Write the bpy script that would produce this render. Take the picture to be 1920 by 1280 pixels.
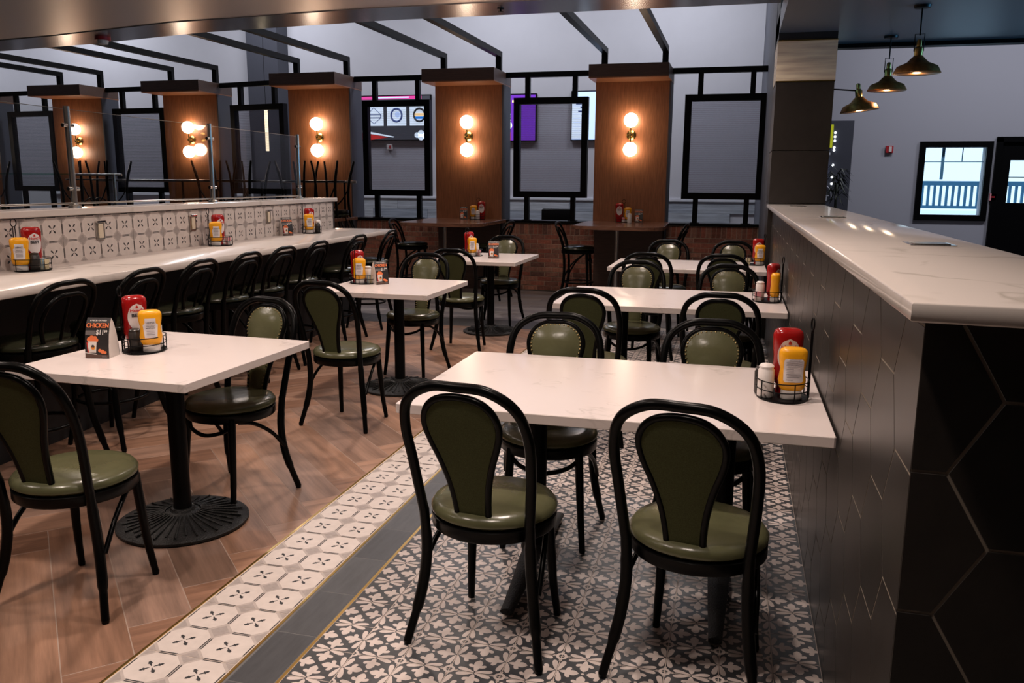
import bpy, bmesh, math, random
from mathutils import Vector, Matrix
random.seed(7)
PI = math.pi
C = bpy.context.scene.collection
SC = bpy.context.scene
for o in list(bpy.data.objects):
    bpy.data.objects.remove(o, do_unlink=True)

# ------------------------------------------------------------------ camera
def camera():
    f, p, y, r, H = 1571.8, .18841, .25734, -.00679, 1.52
    cy, sy, cp, sp = math.cos(y), math.sin(y), math.cos(p), math.sin(p)
    fwd = Vector((-sy*cp, cy*cp, -sp)); right = Vector((cy, sy, 0)); down = fwd.cross(right)
    cr, sr = math.cos(r), math.sin(r)
    R2 = right*cr + down*sr; D2 = down*cr - right*sr
    m = Matrix(((R2.x, -D2.x, -fwd.x, 0), (R2.y, -D2.y, -fwd.y, 0), (R2.z, -D2.z, -fwd.z, H), (0, 0, 0, 1)))
    cd = bpy.data.cameras.new('camera'); cam = bpy.data.objects.new('camera', cd); C.objects.link(cam)
    cam.matrix_world = m; cd.sensor_width = 36; cd.lens = f/1920*36; cd.clip_start = .02; cd.clip_end = 200
    SC.camera = cam
camera()

# ------------------------------------------------------------------ view, world, lights
SC.view_settings.view_transform = 'Standard'
SC.view_settings.look = 'None'
SC.view_settings.exposure = 0.0
SC.view_settings.gamma = 1.0
SC.view_settings.use_curve_mapping = False
W = bpy.data.worlds.new('World'); SC.world = W; W.use_nodes = True
W.node_tree.nodes['Background'].inputs[0].default_value = (.62, .86, 1, 1)
W.node_tree.nodes['Background'].inputs[1].default_value = 1.6

def area(name, loc, size, power, color, rot=(0, 0, 0), shape='DISK', sy=None, spread=PI):
    l = bpy.data.lights.new(name, 'AREA'); l.shape = shape; l.size = size
    if sy: l.shape = 'RECTANGLE'; l.size_y = sy
    l.energy = power; l.color = color; l.spread = spread
    o = bpy.data.objects.new(name, l); C.objects.link(o); o.location = loc; o.rotation_euler = rot
    return o
WARM = (1.0, .83, .73)
for x in (-4.9, -2.4, -.55):                       # recessed ceiling downlights over the dining area
    for y in (1.2, 3.0, 5.6, 8.0):
        area('recessed_downlight', (x, y if y < 8 else 7.8, 3.19), .16, 22.5, WARM, spread=2.4)
for x, y in ((-16.5, 13.4), (-12.5, 13.6), (-8.2, 13.4), (-4.2, 13.2), (-1.0, 13.2)):   # hall beyond the divider
    area('hall_ceiling_panel', (x, y, 5.5), 1.2, 84, (.90, .92, 1.0), sy=.6)
for x, y in ((3.0, 12.2), (6.0, 12.2)):
    area('lobby_ceiling_panel', (x, y, 5.5), 1.2, 100, (.90, .91, 1.0), sy=.6)
area('blue_ceiling_fill', (7.6, 8.2, 1.4), 1.6, 32, (.16, .55, 1.0), rot=(0, PI/2+.32, 0), sy=1.6, spread=.8)  # unseen blue lamp, added and tilted up to tint the lobby ceiling

# ------------------------------------------------------------------ materials
M = {}
def mat(name, col, rough=.5, metal=0, spec=.5, noise=0, nscale=20, bump=0, bscale=60, coat=0, emit=0, stretch=None, sheen=0):
    m = bpy.data.materials.new(name); m.use_nodes = True; nt = m.node_tree; b = nt.nodes['Principled BSDF']
    b.inputs['Base Color'].default_value = (*col, 1); b.inputs['Roughness'].default_value = rough
    b.inputs['Metallic'].default_value = metal; b.inputs['Specular IOR Level'].default_value = spec
    b.inputs['Coat Weight'].default_value = coat; b.inputs['Coat Roughness'].default_value = .1
    if emit:
        b.inputs['Emission Color'].default_value = (*col, 1); b.inputs['Emission Strength'].default_value = emit
    if noise or bump:
        tc = nt.nodes.new('ShaderNodeTexCoord'); src = tc.outputs['Object']
        if stretch:
            mp = nt.nodes.new('ShaderNodeMapping'); mp.inputs['Scale'].default_value = stretch
            nt.links.new(src, mp.inputs[0]); src = mp.outputs[0]
    if noise:
        n = nt.nodes.new('ShaderNodeTexNoise'); n.inputs['Scale'].default_value = nscale; n.inputs['Detail'].default_value = 5
        nt.links.new(src, n.inputs['Vector'])
        r = nt.nodes.new('ShaderNodeValToRGB')
        r.color_ramp.elements[0].position = .3; r.color_ramp.elements[1].position = .7
        r.color_ramp.elements[0].color = (*[c*(1-noise) for c in col], 1)
        r.color_ramp.elements[1].color = (*[min(1, c*(1+noise)) for c in col], 1)
        nt.links.new(n.outputs['Fac'], r.inputs[0]); nt.links.new(r.outputs[0], b.inputs['Base Color'])
    if bump:
        n2 = nt.nodes.new('ShaderNodeTexNoise'); n2.inputs['Scale'].default_value = bscale
        nt.links.new(src, n2.inputs['Vector'])
        bp = nt.nodes.new('ShaderNodeBump'); bp.inputs['Strength'].default_value = bump; bp.inputs['Distance'].default_value = .01
        nt.links.new(n2.outputs['Fac'], bp.inputs['Height']); nt.links.new(bp.outputs[0], b.inputs['Normal'])
    M[name] = m
    return m

def per_object(name, cols, rough=.5, grain=None, spec=.5, gamt=.12):
    """colour picked per object, with optional stretched grain along local X"""
    m = mat(name, cols[0], rough, spec=spec); nt = m.node_tree; b = nt.nodes['Principled BSDF']
    oi = nt.nodes.new('ShaderNodeObjectInfo'); r = nt.nodes.new('ShaderNodeValToRGB'); r.color_ramp.interpolation = 'LINEAR'
    els = r.color_ramp.elements
    while len(els) < len(cols): els.new(.5)
    for i, c in enumerate(cols):
        els[i].position = i/(len(cols)-1); els[i].color = (*c, 1)
    nt.links.new(oi.outputs['Random'], r.inputs[0])
    out = r.outputs[0]
    if grain:
        tc = nt.nodes.new('ShaderNodeTexCoord'); mp = nt.nodes.new('ShaderNodeMapping'); mp.inputs['Scale'].default_value = grain
        nt.links.new(tc.outputs['Object'], mp.inputs[0])
        add = nt.nodes.new('ShaderNodeVectorMath'); add.operation = 'ADD'
        nt.links.new(mp.outputs[0], add.inputs[0]); nt.links.new(oi.outputs['Random'], add.inputs[1])
        n = nt.nodes.new('ShaderNodeTexNoise'); n.inputs['Scale'].default_value = 1; n.inputs['Detail'].default_value = 6; n.inputs['Roughness'].default_value = .65
        nt.links.new(add.outputs[0], n.inputs['Vector'])
        mr = nt.nodes.new('ShaderNodeMapRange'); mr.inputs[1].default_value = .3; mr.inputs[2].default_value = .7
        mr.inputs[3].default_value = 1-gamt*2; mr.inputs[4].default_value = 1+gamt*2
        nt.links.new(n.outputs['Fac'], mr.inputs[0])
        vm = nt.nodes.new('ShaderNodeVectorMath'); vm.operation = 'SCALE'
        nt.links.new(out, vm.inputs[0]); nt.links.new(mr.outputs[0], vm.inputs['Scale']); out = vm.outputs[0]
    nt.links.new(out, b.inputs['Base Color'])
    return m

def quartz(name, base, vein, scale, amt, rough=.22):
    m = mat(name, base, rough, spec=.5); nt = m.node_tree; b = nt.nodes['Principled BSDF']
    tc = nt.nodes.new('ShaderNodeTexCoord')
    n0 = nt.nodes.new('ShaderNodeTexNoise'); n0.inputs['Scale'].default_value = scale*.8; n0.inputs['Detail'].default_value = 4
    nt.links.new(tc.outputs['Object'], n0.inputs['Vector'])
    mx = nt.nodes.new('ShaderNodeMixRGB'); mx.inputs[0].default_value = .35
    nt.links.new(tc.outputs['Object'], mx.inputs[1]); nt.links.new(n0.outputs['Color'], mx.inputs[2])
    n = nt.nodes.new('ShaderNodeTexNoise'); n.inputs['Scale'].default_value = scale; n.inputs['Detail'].default_value = 3
    nt.links.new(mx.outputs[0], n.inputs['Vector'])
    s = nt.nodes.new('ShaderNodeMath'); s.operation = 'SUBTRACT'; s.inputs[1].default_value = .5
    nt.links.new(n.outputs['Fac'], s.inputs[0])
    a = nt.nodes.new('ShaderNodeMath'); a.operation = 'ABSOLUTE'; nt.links.new(s.outputs[0], a.inputs[0])
    r = nt.nodes.new('ShaderNodeValToRGB'); r.color_ramp.elements[0].position = 0; r.color_ramp.elements[1].position = .016
    r.color_ramp.elements[0].color = (1, 1, 1, 1); r.color_ramp.elements[1].color = (0, 0, 0, 1)
    nt.links.new(a.outputs[0], r.inputs[0])
    n3 = nt.nodes.new('ShaderNodeTexNoise'); n3.inputs['Scale'].default_value = scale*1.3
    nt.links.new(tc.outputs['Object'], n3.inputs['Vector'])
    r3 = nt.nodes.new('ShaderNodeValToRGB'); r3.color_ramp.elements[0].position = .5; r3.color_ramp.elements[1].position = .65
    nt.links.new(n3.outputs['Fac'], r3.inputs[0])
    mu = nt.nodes.new('ShaderNodeMath'); mu.operation = 'MULTIPLY'
    nt.links.new(r.outputs[0], mu.inputs[0]); nt.links.new(r3.outputs[0], mu.inputs[1])
    m2 = nt.nodes.new('ShaderNodeMath'); m2.operation = 'MULTIPLY'; m2.inputs[1].default_value = amt
    nt.links.new(mu.outputs[0], m2.inputs[0])
    mc = nt.nodes.new('ShaderNodeMixRGB'); mc.inputs[1].default_value = (*base, 1); mc.inputs[2].default_value = (*vein, 1)
    nt.links.new(m2.outputs[0], mc.inputs[0]); nt.links.new(mc.outputs[0], b.inputs['Base Color'])
    return m

mat('black_wood', (.0018, .0018, .0018), .28, spec=.10)
mat('black_metal', (.002, .002, .0025), .42, spec=.12)
mat('cast_iron', (.006, .006, .006), .45, spec=.4, bump=.5, bscale=180)
mat('shaded_olive_vinyl', (.018, .020, .011), .22, spec=.5)  # olive stool seat vinyl with shade mixed into its colour
mat('olive_vinyl', (.085, .085, .042), .25, spec=.5, noise=.12, nscale=9, bump=.12, bscale=25)
mat('olive_fabric', (.052, .056, .024), .9, spec=.1, noise=.2, nscale=300)
mat('nail_brass', (.22, .17, .08), .35, metal=1)
quartz('quartz', (.76, .67, .64), (.30, .26, .22), 4.5, .28)
quartz('marble_quartz', (.66, .60, .56), (.25, .22, .17), 2.0, .6, .14)
mat('chrome', (.75, .73, .7), .12, metal=1)
mat('steel', (.55, .52, .48), .28, metal=1)
mat('brass', (.55, .38, .12), .25, metal=1)
mat('copper_shade', (.42, .19, .05), .42, metal=.85, noise=.35, nscale=25)
mat('shade_inner', (.75, .52, .36), .35, metal=.2)
mat('gold_trim', (.72, .48, .16), .28, metal=1)
mat('grout', (.56, .47, .41), .85)
mat('grout_dark', (.13, .125, .125), .8); mat('grout_wood', (.34, .25, .20), .8); mat('floor_grey', (.05, .047, .047), .6, noise=.2, nscale=4)
mat('fleur_dark', (.045, .047, .052), .42, noise=.2, nscale=40)
mat('fleur_light', (.62, .53, .49), .45, noise=.06, nscale=40)
mat('cement_grey', (.43, .37, .34), .5, noise=.08, nscale=30)
mat('cement_light', (.60, .53, .49), .45, noise=.05, nscale=30)
mat('cement_mid', (.34, .295, .275), .5, noise=.1, nscale=60)
mat('print_dark', (.025, .025, .028), .5)
per_object('wood_tile', [(.235, .125, .08), (.28, .155, .10), (.33, .195, .135), (.25, .155, .115), (.19, .115, .082)], .42, (1.6, 22, 22), .35, .19)
per_object('grey_plank', [(.16, .15, .16), (.22, .205, .215), (.27, .25, .25), (.19, .165, .155)], .4, (3, 30, 30), .4, .12)
per_object('slate_tile', [(.060, .062, .068), (.070, .072, .078), (.052, .054, .06)], .45, (40, 8, 8), .4, .1)
per_object('brick', [(.30, .10, .07), (.42, .15, .10), (.22, .085, .06), (.36, .18, .13), (.48, .20, .13), (.18, .09, .07)], .85, (30, 30, 30), .2, .2)
mat('mortar', (.54, .43, .33), .9, noise=.15, nscale=30)
per_object('hex_dark', [(.022, .018, .015), (.026, .021, .018), (.020, .0165, .014)], .36, (12, 12, 12), .5, .1)
mat('hex_grout', (.26, .215, .17), .8)
mat('pillar_tile', (.022, .0175, .0145), .4, noise=.15, nscale=12)
mat('travertine', (.86, .69, .52), .5, noise=.30, nscale=1.6, stretch=(1.2, 1.2, 16))
mat('dark_paint', (.010, .010, .012), .6)
mat('slate_paint', (.055, .058, .078), .6)
mat('wall_paint', (.56, .56, .61), .7, noise=.02, nscale=3)
mat('lobby_paint', (.40, .40, .45), .7)
mat('ceiling_beige', (.95, .80, .70), .42, metal=.72)
mat('bulkhead', (.36, .35, .36), .24, metal=.8)
mat('lobby_ceiling', (.07, .07, .08), .35)
mat('veneer', (.27, .105, .045), .42, noise=.22, nscale=10, stretch=(6, 6, .6))
mat('veneer_dark', (.085, .045, .032), .45, noise=.2, nscale=10, stretch=(.8, 6, 6))
mat('booth_top', (.15, .068, .042), .22, noise=.3, nscale=6, stretch=(1, 8, 8))
per_object('wainscot', [(.36, .40, .46), (.44, .47, .52), (.30, .34, .41), (.50, .52, .56)], .5, (1.5, 20, 30), .3, .2)
mat('white_trim', (.62, .64, .7), .5)
mat('ketchup_red', (.33, .008, .008), .16, spec=.6)
mat('mustard', (.86, .38, .008), .3, spec=.5)
mat('plastic_white', (.75, .70, .67), .4)
mat('label_white', (.72, .66, .66), .5)
mat('label_red', (.55, .03, .02), .5)
mat('ink', (.04, .04, .05), .5)
mat('ink_grey', (.28, .25, .27), .5)
mat('card_black', (.022, .018, .018), .45)
mat('card_white', (.72, .66, .62), .6)
mat('card_orange', (.85, .21, .07), .5)
mat('card_brown', (.11, .06, .045), .5)
mat('card_grey', (.14, .12, .115), .5)
mat('packet_pink', (.80, .32, .36), .6)
mat('packet_blue', (.30, .42, .52), .6)
mat('packet_cream', (.80, .68, .42), .6)
mat('shaker_glass', (.55, .5, .47), .15, spec=.6)
mat('pepper', (.03, .025, .022), .3)
mat('outlet_cream', (.66, .56, .42), .5)
mat('alarm_red', (.45, .02, .03), .4)
mat('globe', (1, .78, .58), .3, emit=17)
mat('bulb_glow', (1, .66, .40), .3, emit=6)
mat('tube_glow', (1, .80, .52), .3, emit=2.6)
mat('leaf', (.012, .018, .010), .6)
mat('porch_shade_blue', (.10, .30, .48), .6)  # blue shadow tone of the porch railing put into its colour
mat('snow', (.8, .85, .9), .8)
def scr(name, c, e=1): return mat(name, c, .4, emit=e)
scr('scr_white', (.75, .88, 1), 1.1); scr('scr_blue', (.02, .25, .8), .9); scr('scr_navy', (.02, .03, .16), .5)
scr('scr_purple', (.14, .03, .42), .9); scr('scr_magenta', (.62, .05, .28), .8); scr('scr_red', (.6, .03, .03), .7)
scr('scr_dark', (.05, .055, .07), .6); scr('scr_orange', (1, .7, .35), 1.2); scr('scr_pale', (.5, .66, 1), 1.0)
scr('scr_ink', (.05, .09, .28), .5); scr('olive_glow', (.30, .32, .01), .8); scr('bulb_white', (.9, .95, 1), 3)

def glass(name, tint=(1, 1, 1), alpha=.12, rough=0.0, stripes=None, diff=(.3, .3, .33)):
    m = bpy.data.materials.new(name); m.use_nodes = True; nt = m.node_tree; nt.nodes.clear()
    out = nt.nodes.new('ShaderNodeOutputMaterial'); t = nt.nodes.new('ShaderNodeBsdfTransparent'); t.inputs[0].default_value = (*tint, 1)
    if stripes:
        d = nt.nodes.new('ShaderNodeBsdfDiffuse'); d.inputs[0].default_value = (*diff, 1)
        tc = nt.nodes.new('ShaderNodeTexCoord'); w = nt.nodes.new('ShaderNodeTexWave'); w.bands_direction = 'Z'; w.inputs['Scale'].default_value = stripes
        nt.links.new(tc.outputs['Object'], w.inputs['Vector'])
        mr = nt.nodes.new('ShaderNodeMapRange'); mr.inputs[3].default_value = alpha*.6; mr.inputs[4].default_value = alpha*1.4
        nt.links.new(w.outputs['Fac'], mr.inputs[0])
        mx = nt.nodes.new('ShaderNodeMixShader'); nt.links.new(mr.outputs[0], mx.inputs[0])
        nt.links.new(t.outputs[0], mx.inputs[1]); nt.links.new(d.outputs[0], mx.inputs[2]); nt.links.new(mx.outputs[0], out.inputs[0])
    else:
        g = nt.nodes.new('ShaderNodeBsdfGlossy'); g.inputs['Roughness'].default_value = rough
        fr = nt.nodes.new('ShaderNodeLayerWeight'); fr.inputs[0].default_value = .5
        pw = nt.nodes.new('ShaderNodeMath'); pw.operation = 'POWER'; pw.inputs[1].default_value = 5
        nt.links.new(fr.outputs['Facing'], pw.inputs[0])
        mu = nt.nodes.new('ShaderNodeMath'); mu.operation = 'MULTIPLY_ADD'; mu.inputs[1].default_value = .94; mu.inputs[2].default_value = .055; mu.use_clamp = True
        nt.links.new(pw.outputs[0], mu.inputs[0])
        mx = nt.nodes.new('ShaderNodeMixShader'); nt.links.new(mu.outputs[0], mx.inputs[0])
        nt.links.new(t.outputs[0], mx.inputs[1]); nt.links.new(g.outputs[0], mx.inputs[2]); nt.links.new(mx.outputs[0], out.inputs[0])
    M[name] = m
glass('clear_glass', (.95, .96, .96)); glass('green_glass', (.6, .85, .75)); glass('window_glass', (.97, .98, 1))
glass('scrim', (.80, .80, .83), .13, stripes=13, diff=(.34, .34, .38))

# ------------------------------------------------------------------ geometry helpers
def catmull(pts, n=5, closed=False):
    pts = [Vector(p) for p in pts]; out = []; N = len(pts)
    rng = range(N) if closed else range(N-1)
    for i in rng:
        p1, p2 = pts[i], pts[(i+1) % N]
        p0 = pts[i-1] if (closed or i > 0) else p1*2-p2
        p3 = pts[(i+2) % N] if (closed or i+2 < N) else p2*2-p1
        for k in range(n):
            t = k/n
            out.append(.5*((2*p1)+(p2-p0)*t+(2*p0-5*p1+4*p2-p3)*t*t+(3*p1-p0-3*p2+p3)*t**3))
    if not closed: out.append(pts[-1])
    return out

class MB:
    def __init__(s): s.v = []; s.f = []; s.m = []; s.mats = []
    def mi(s, name):
        if name not in s.mats: s.mats.append(name)
        return s.mats.index(name)
    def add(s, vs, fs, m, mx=None):
        k = len(s.v); i = s.mi(m)
        for v in vs:
            v = Vector(v); s.v.append(mx @ v if mx else v)
        for f in fs: s.f.append([a+k for a in f]); s.m.append(i)
    def box(s, x0, x1, y0, y1, z0, z1, m, b=0, mx=None):
        if b:
            s.slab([(x0, y0), (x1, y0), (x1, y1), (x0, y1)], z0, z1, m, b, mx); return
        vs = [(x, y, z) for z in (z0, z1) for x, y in ((x0, y0), (x1, y0), (x1, y1), (x0, y1))]
        s.add(vs, [(3, 2, 1, 0), (4, 5, 6, 7), (0, 1, 5, 4), (1, 2, 6, 5), (2, 3, 7, 6), (3, 0, 4, 7)], m, mx)
    def slab(s, poly, z0, z1, m, b=.003, mx=None):
        n = len(poly); P = [Vector(p) for p in poly]
        def inset(d):
            out = []
            for i in range(n):
                a, p, c = P[i-1], P[i], P[(i+1) % n]
                e1 = (p-a).normalized(); e2 = (c-p).normalized()
                n1 = Vector((-e1.y, e1.x)); n2 = Vector((-e2.y, e2.x)); k = 1+n1.dot(n2)
                out.append(p+(n1+n2)*(d/max(k, .3)))
            return out
        rings = [(inset(b), z0), (P, z0+b), (P, z1-b), (inset(b), z1)] if b else [(P, z0), (P, z1)]
        vs = [(p.x, p.y, z) for r, z in rings for p in r]; fs = []
        for k in range(len(rings)-1):
            for i in range(n):
                j = (i+1) % n; fs.append((k*n+i, k*n+j, (k+1)*n+j, (k+1)*n+i))
        fs.append(tuple(range(n-1, -1, -1))); fs.append(tuple((len(rings)-1)*n+i for i in range(n)))
        s.add(vs, fs, m, mx)
    def flat(s, poly, z, m, mx=None):
        s.add([(p[0], p[1], z) for p in poly], [tuple(range(len(poly)))], m, mx)
    def lathe(s, prof, m, n=24, c=(0, 0, 0), mx=None, sx=1, sy=1):
        vs = []; fs = []; K = len(prof)
        for r, z in prof:
            for i in range(n):
                a = 2*PI*i/n; vs.append((c[0]+r*math.cos(a)*sx, c[1]+r*math.sin(a)*sy, c[2]+z))
        for k in range(K-1):
            for i in range(n):
                j = (i+1) % n; fs.append((k*n+i, k*n+j, (k+1)*n+j, (k+1)*n+i))
        if prof[0][0] > 1e-5: fs.append(tuple(range(n-1, -1, -1)))
        if prof[-1][0] > 1e-5: fs.append(tuple((K-1)*n+i for i in range(n)))
        s.add(vs, fs, m, mx)
    def tube(s, pts, r, m, n=8, closed=False, mx=None, flat=1.0):
        pts = [Vector(p) for p in pts]; N = len(pts)
        if not isinstance(r, (list, tuple)): r = [r]*N
        if len(r) != N: r = [r[min(len(r)-1, int(i*len(r)/N))] for i in range(N)]
        vs = []; fs = []; up = None
        for i, p in enumerate(pts):
            if closed: t = (pts[(i+1) % N]-pts[i-1]).normalized()
            else: t = (pts[min(i+1, N-1)]-pts[max(i-1, 0)]).normalized()
            if up is None:
                up = Vector((0, 0, 1)) if abs(t.z) < .9 else Vector((0, 1, 0))
            u = (up-t*up.dot(t)).normalized(); w = t.cross(u); up = u
            for k in range(n):
                a = 2*PI*k/n; vs.append(p+(u*math.cos(a)*flat+w*math.sin(a))*r[i])
        L = N if closed else N-1
        for i in range(L):
            j = (i+1) % N
            for k in range(n):
                l = (k+1) % n; fs.append((i*n+k, i*n+l, j*n+l, j*n+k))
        if not closed:
            fs.append(tuple(range(n-1, -1, -1))); fs.append(tuple((N-1)*n+k for k in range(n)))
        s.add(vs, fs, m, mx)
    def bar(s, a, b, w, m, h=None):
        """square bar from a to b"""
        a, b = Vector(a), Vector(b); d = b-a; t = d.normalized(); h = h or w
        up = Vector((0, 0, 1)) if abs(t.z) < .9 else Vector((0, 1, 0))
        u = t.cross(up).normalized(); v = u.cross(t).normalized()
        vs = [p+u*(w/2*i)+v*(h/2*j) for p in (a, b) for i, j in ((-1, -1), (1, -1), (1, 1), (-1, 1))]
        s.add(vs, [(3, 2, 1, 0), (4, 5, 6, 7), (0, 1, 5, 4), (1, 2, 6, 5), (2, 3, 7, 6), (3, 0, 4, 7)], m)
    def sphere(s, c, r, m, n=12, k=8, sz=1):
        prof = [(max(r*math.sin(PI*i/k), 0), -r*sz*math.cos(PI*i/k)) for i in range(k+1)]
        s.lathe(prof, m, n, c)
    def mesh(s, smooth=True, ang=48):
        me = bpy.data.meshes.new('mesh'); me.from_pydata([tuple(v) for v in s.v], [], s.f)
        for x in s.mats: me.materials.append(M[x])
        me.polygons.foreach_set('material_index', s.m)
        if smooth:
            me.polygons.foreach_set('use_smooth', [True]*len(me.polygons))
            me.update(); me.set_sharp_from_angle(angle=math.radians(ang))
        me.update(); return me
    def build(s, name, parent=None, smooth=True, loc=None, rot=None, kind=None, label=None):
        me = s.mesh(smooth); me.name = name
        bm = bmesh.new(); bm.from_mesh(me); bmesh.ops.recalc_face_normals(bm, faces=bm.faces); bm.to_mesh(me); bm.free()
        o = bpy.data.objects.new(name, me); C.objects.link(o)
        if parent: o.parent = parent
        if loc: o.location = loc
        if rot: o.rotation_euler = rot
        if kind: o['kind'] = kind
        if label: o['label'] = label
        return o

def inst(name, me, parent, mx, kind=None):
    o = bpy.data.objects.new(name, me); C.objects.link(o); o.parent = parent; o.matrix_local = mx
    if kind: o['kind'] = kind
    return o
def tag(o, label, cat, group=None):
    o['label'] = label; o['category'] = cat
    if group: o['group'] = group
    return o
def thing(name, label, cat, loc=(0, 0, 0), rz=0, group=None):
    o = bpy.data.objects.new(name, None); C.objects.link(o); o.empty_display_size = .05
    o.location = loc; o.rotation_euler = (0, 0, rz)
    return tag(o, label, cat, group)
def dup(o, loc=None, rz=None, label=None, parent=None):
    c = o.copy(); C.objects.link(c)
    if parent: c.parent = parent
    if loc is not None: c.location = loc
    if rz is not None: c.rotation_euler = (0, 0, rz)
    if label: c['label'] = label
    for ch in list(o.children): dup(ch, parent=c)
    return c

def text_mesh(body, size, m, thick=.0003, bold=.012, align='CENTER'):
    cu = bpy.data.curves.new('txt', 'FONT'); cu.body = body; cu.size = size; cu.align_x = align; cu.align_y = 'CENTER'
    cu.extrude = thick; cu.offset = bold*size; cu.resolution_u = 3
    o = bpy.data.objects.new('txt', cu); C.objects.link(o)
    dg = bpy.context.evaluated_depsgraph_get(); me = bpy.data.meshes.new_from_object(o.evaluated_get(dg))
    bpy.data.objects.remove(o, do_unlink=True)
    me.materials.clear(); me.materials.append(M[m]); return me
def lettering(name, body, size, m, parent, origin, xd, yd, sx=1, bold=.012):
    me = text_mesh(body, size, m, bold=bold); xd = Vector(xd).normalized(); yd = Vector(yd).normalized(); zd = xd.cross(yd)
    mx = Matrix(((xd.x*sx, yd.x, zd.x, origin[0]), (xd.y*sx, yd.y, zd.y, origin[1]), (xd.z*sx, yd.z, zd.z, origin[2]), (0, 0, 0, 1)))
    me.transform(mx); o = bpy.data.objects.new(name, me); C.objects.link(o); o.parent = parent; return o

def clip(poly, x0, x1, y0, y1):
    def cut(P, ins, isec):
        out = []
        for i in range(len(P)):
            a, b = P[i-1], P[i]
            if ins(b):
                if not ins(a): out.append(isec(a, b))
                out.append(b)
            elif ins(a): out.append(isec(a, b))
        return out
    def ix(v):
        return lambda a, b: (v, a[1]+(b[1]-a[1])*(v-a[0])/(b[0]-a[0]))
    def iy(v):
        return lambda a, b: (a[0]+(b[0]-a[0])*(v-a[1])/(b[1]-a[1]), v)
    P = [tuple(p) for p in poly]
    for ins, s in ((lambda p: p[0] >= x0-1e-9, ix(x0)), (lambda p: p[0] <= x1+1e-9, ix(x1)), (lambda p: p[1] >= y0-1e-9, iy(y0)), (lambda p: p[1] <= y1+1e-9, iy(y1))):
        if not P: return []
        P = cut(P, ins, s)
    Q = []
    for p in P:
        if not Q or (abs(p[0]-Q[-1][0])+abs(p[1]-Q[-1][1])) > 1e-5: Q.append(p)
    if len(Q) > 1 and abs(Q[0][0]-Q[-1][0])+abs(Q[0][1]-Q[-1][1]) < 1e-5: Q.pop()
    if len(Q) < 3: return []
    A = sum(Q[i-1][0]*Q[i][1]-Q[i][0]*Q[i-1][1] for i in range(len(Q)))/2
    return Q if abs(A) > 2e-4 else []

# ================================================================== SETTING
WX = .34            # face of the hex tiled half wall
YP = 8.6            # pillar front
floor = bpy.data.objects.new('floor', None)
fb = MB(); fb.box(-21, 8, -2, 15.2, -.08, -.0035, 'floor_grey'); fl = fb.build('floor'); fl['kind'] = 'structure'
bpy.data.objects.remove(floor)
for x0_, x1_, y0_, y1_, gm in ((-1.812, -1.453, .9, 8.42, 'grout'), (-1.293, .34, .9, 8.90, 'grout'), (-1.453, -1.293, .9, 8.42, 'grout_dark'), (-4.42, -1.812, .9, 8.42, 'grout_wood'), (-4.42, -1.293, 8.42, 8.92, 'grout_dark')):
    gb = MB(); gb.box(x0_, x1_, y0_, y1_, -.0034, -.0006, gm); gb.build('grout_bed', fl, False)

# herringbone wood-look planks
PWD, PLN = .212, 1.27
def plank_mesh(poly):
    b = MB(); b.slab(poly, -.004, 0, 'wood_tile', .0015); return b.mesh(False)
ca = sa = math.sqrt(.5)
full = {}
cnt = 0; rest = MB(); planks = []
n6 = 6
for r in range(-60, 60):
    for mm in range(-6, 7):
        for kind in (0, 1):
            if kind == 0: u0, v0, du, dv = r+2*n6*mm, r, n6, 1
            else: u0, v0, du, dv = r, r-2*n6+1+2*n6*mm, 1, n6
            g = .0009
            q = [(u0*PWD+g, v0*PWD+g), ((u0+du)*PWD-g, v0*PWD+g), ((u0+du)*PWD-g, (v0+dv)*PWD-g), (u0*PWD+g, (v0+dv)*PWD-g)]
            w = [(-1.80+ca*a-sa*b, 2.38+sa*a+ca*b) for a, b in q]
            cl = clip(w, -4.35, -1.812, .9, 8.42)
            if cl:
                cx = sum(p[0] for p in cl)/len(cl); cyy = sum(p[1] for p in cl)/len(cl)
                planks.append((cx, cyy, kind, cl))
planks.sort(key=lambda t: t[0]**2+t[1]**2)
for cx, cyy, kind, cl in planks:
    a = PI/4 if kind == 0 else 3*PI/4
    c_, s_ = math.cos(-a), math.sin(-a)
    loc_poly = [((x-cx)*c_-(y-cyy)*s_, (x-cx)*s_+(y-cyy)*c_) for x, y in cl]
    o = bpy.data.objects.new('plank', plank_mesh(loc_poly)); C.objects.link(o); o.parent = fl
    o.location = (cx, cyy, 0); o.rotation_euler = (0, 0, a)

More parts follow.
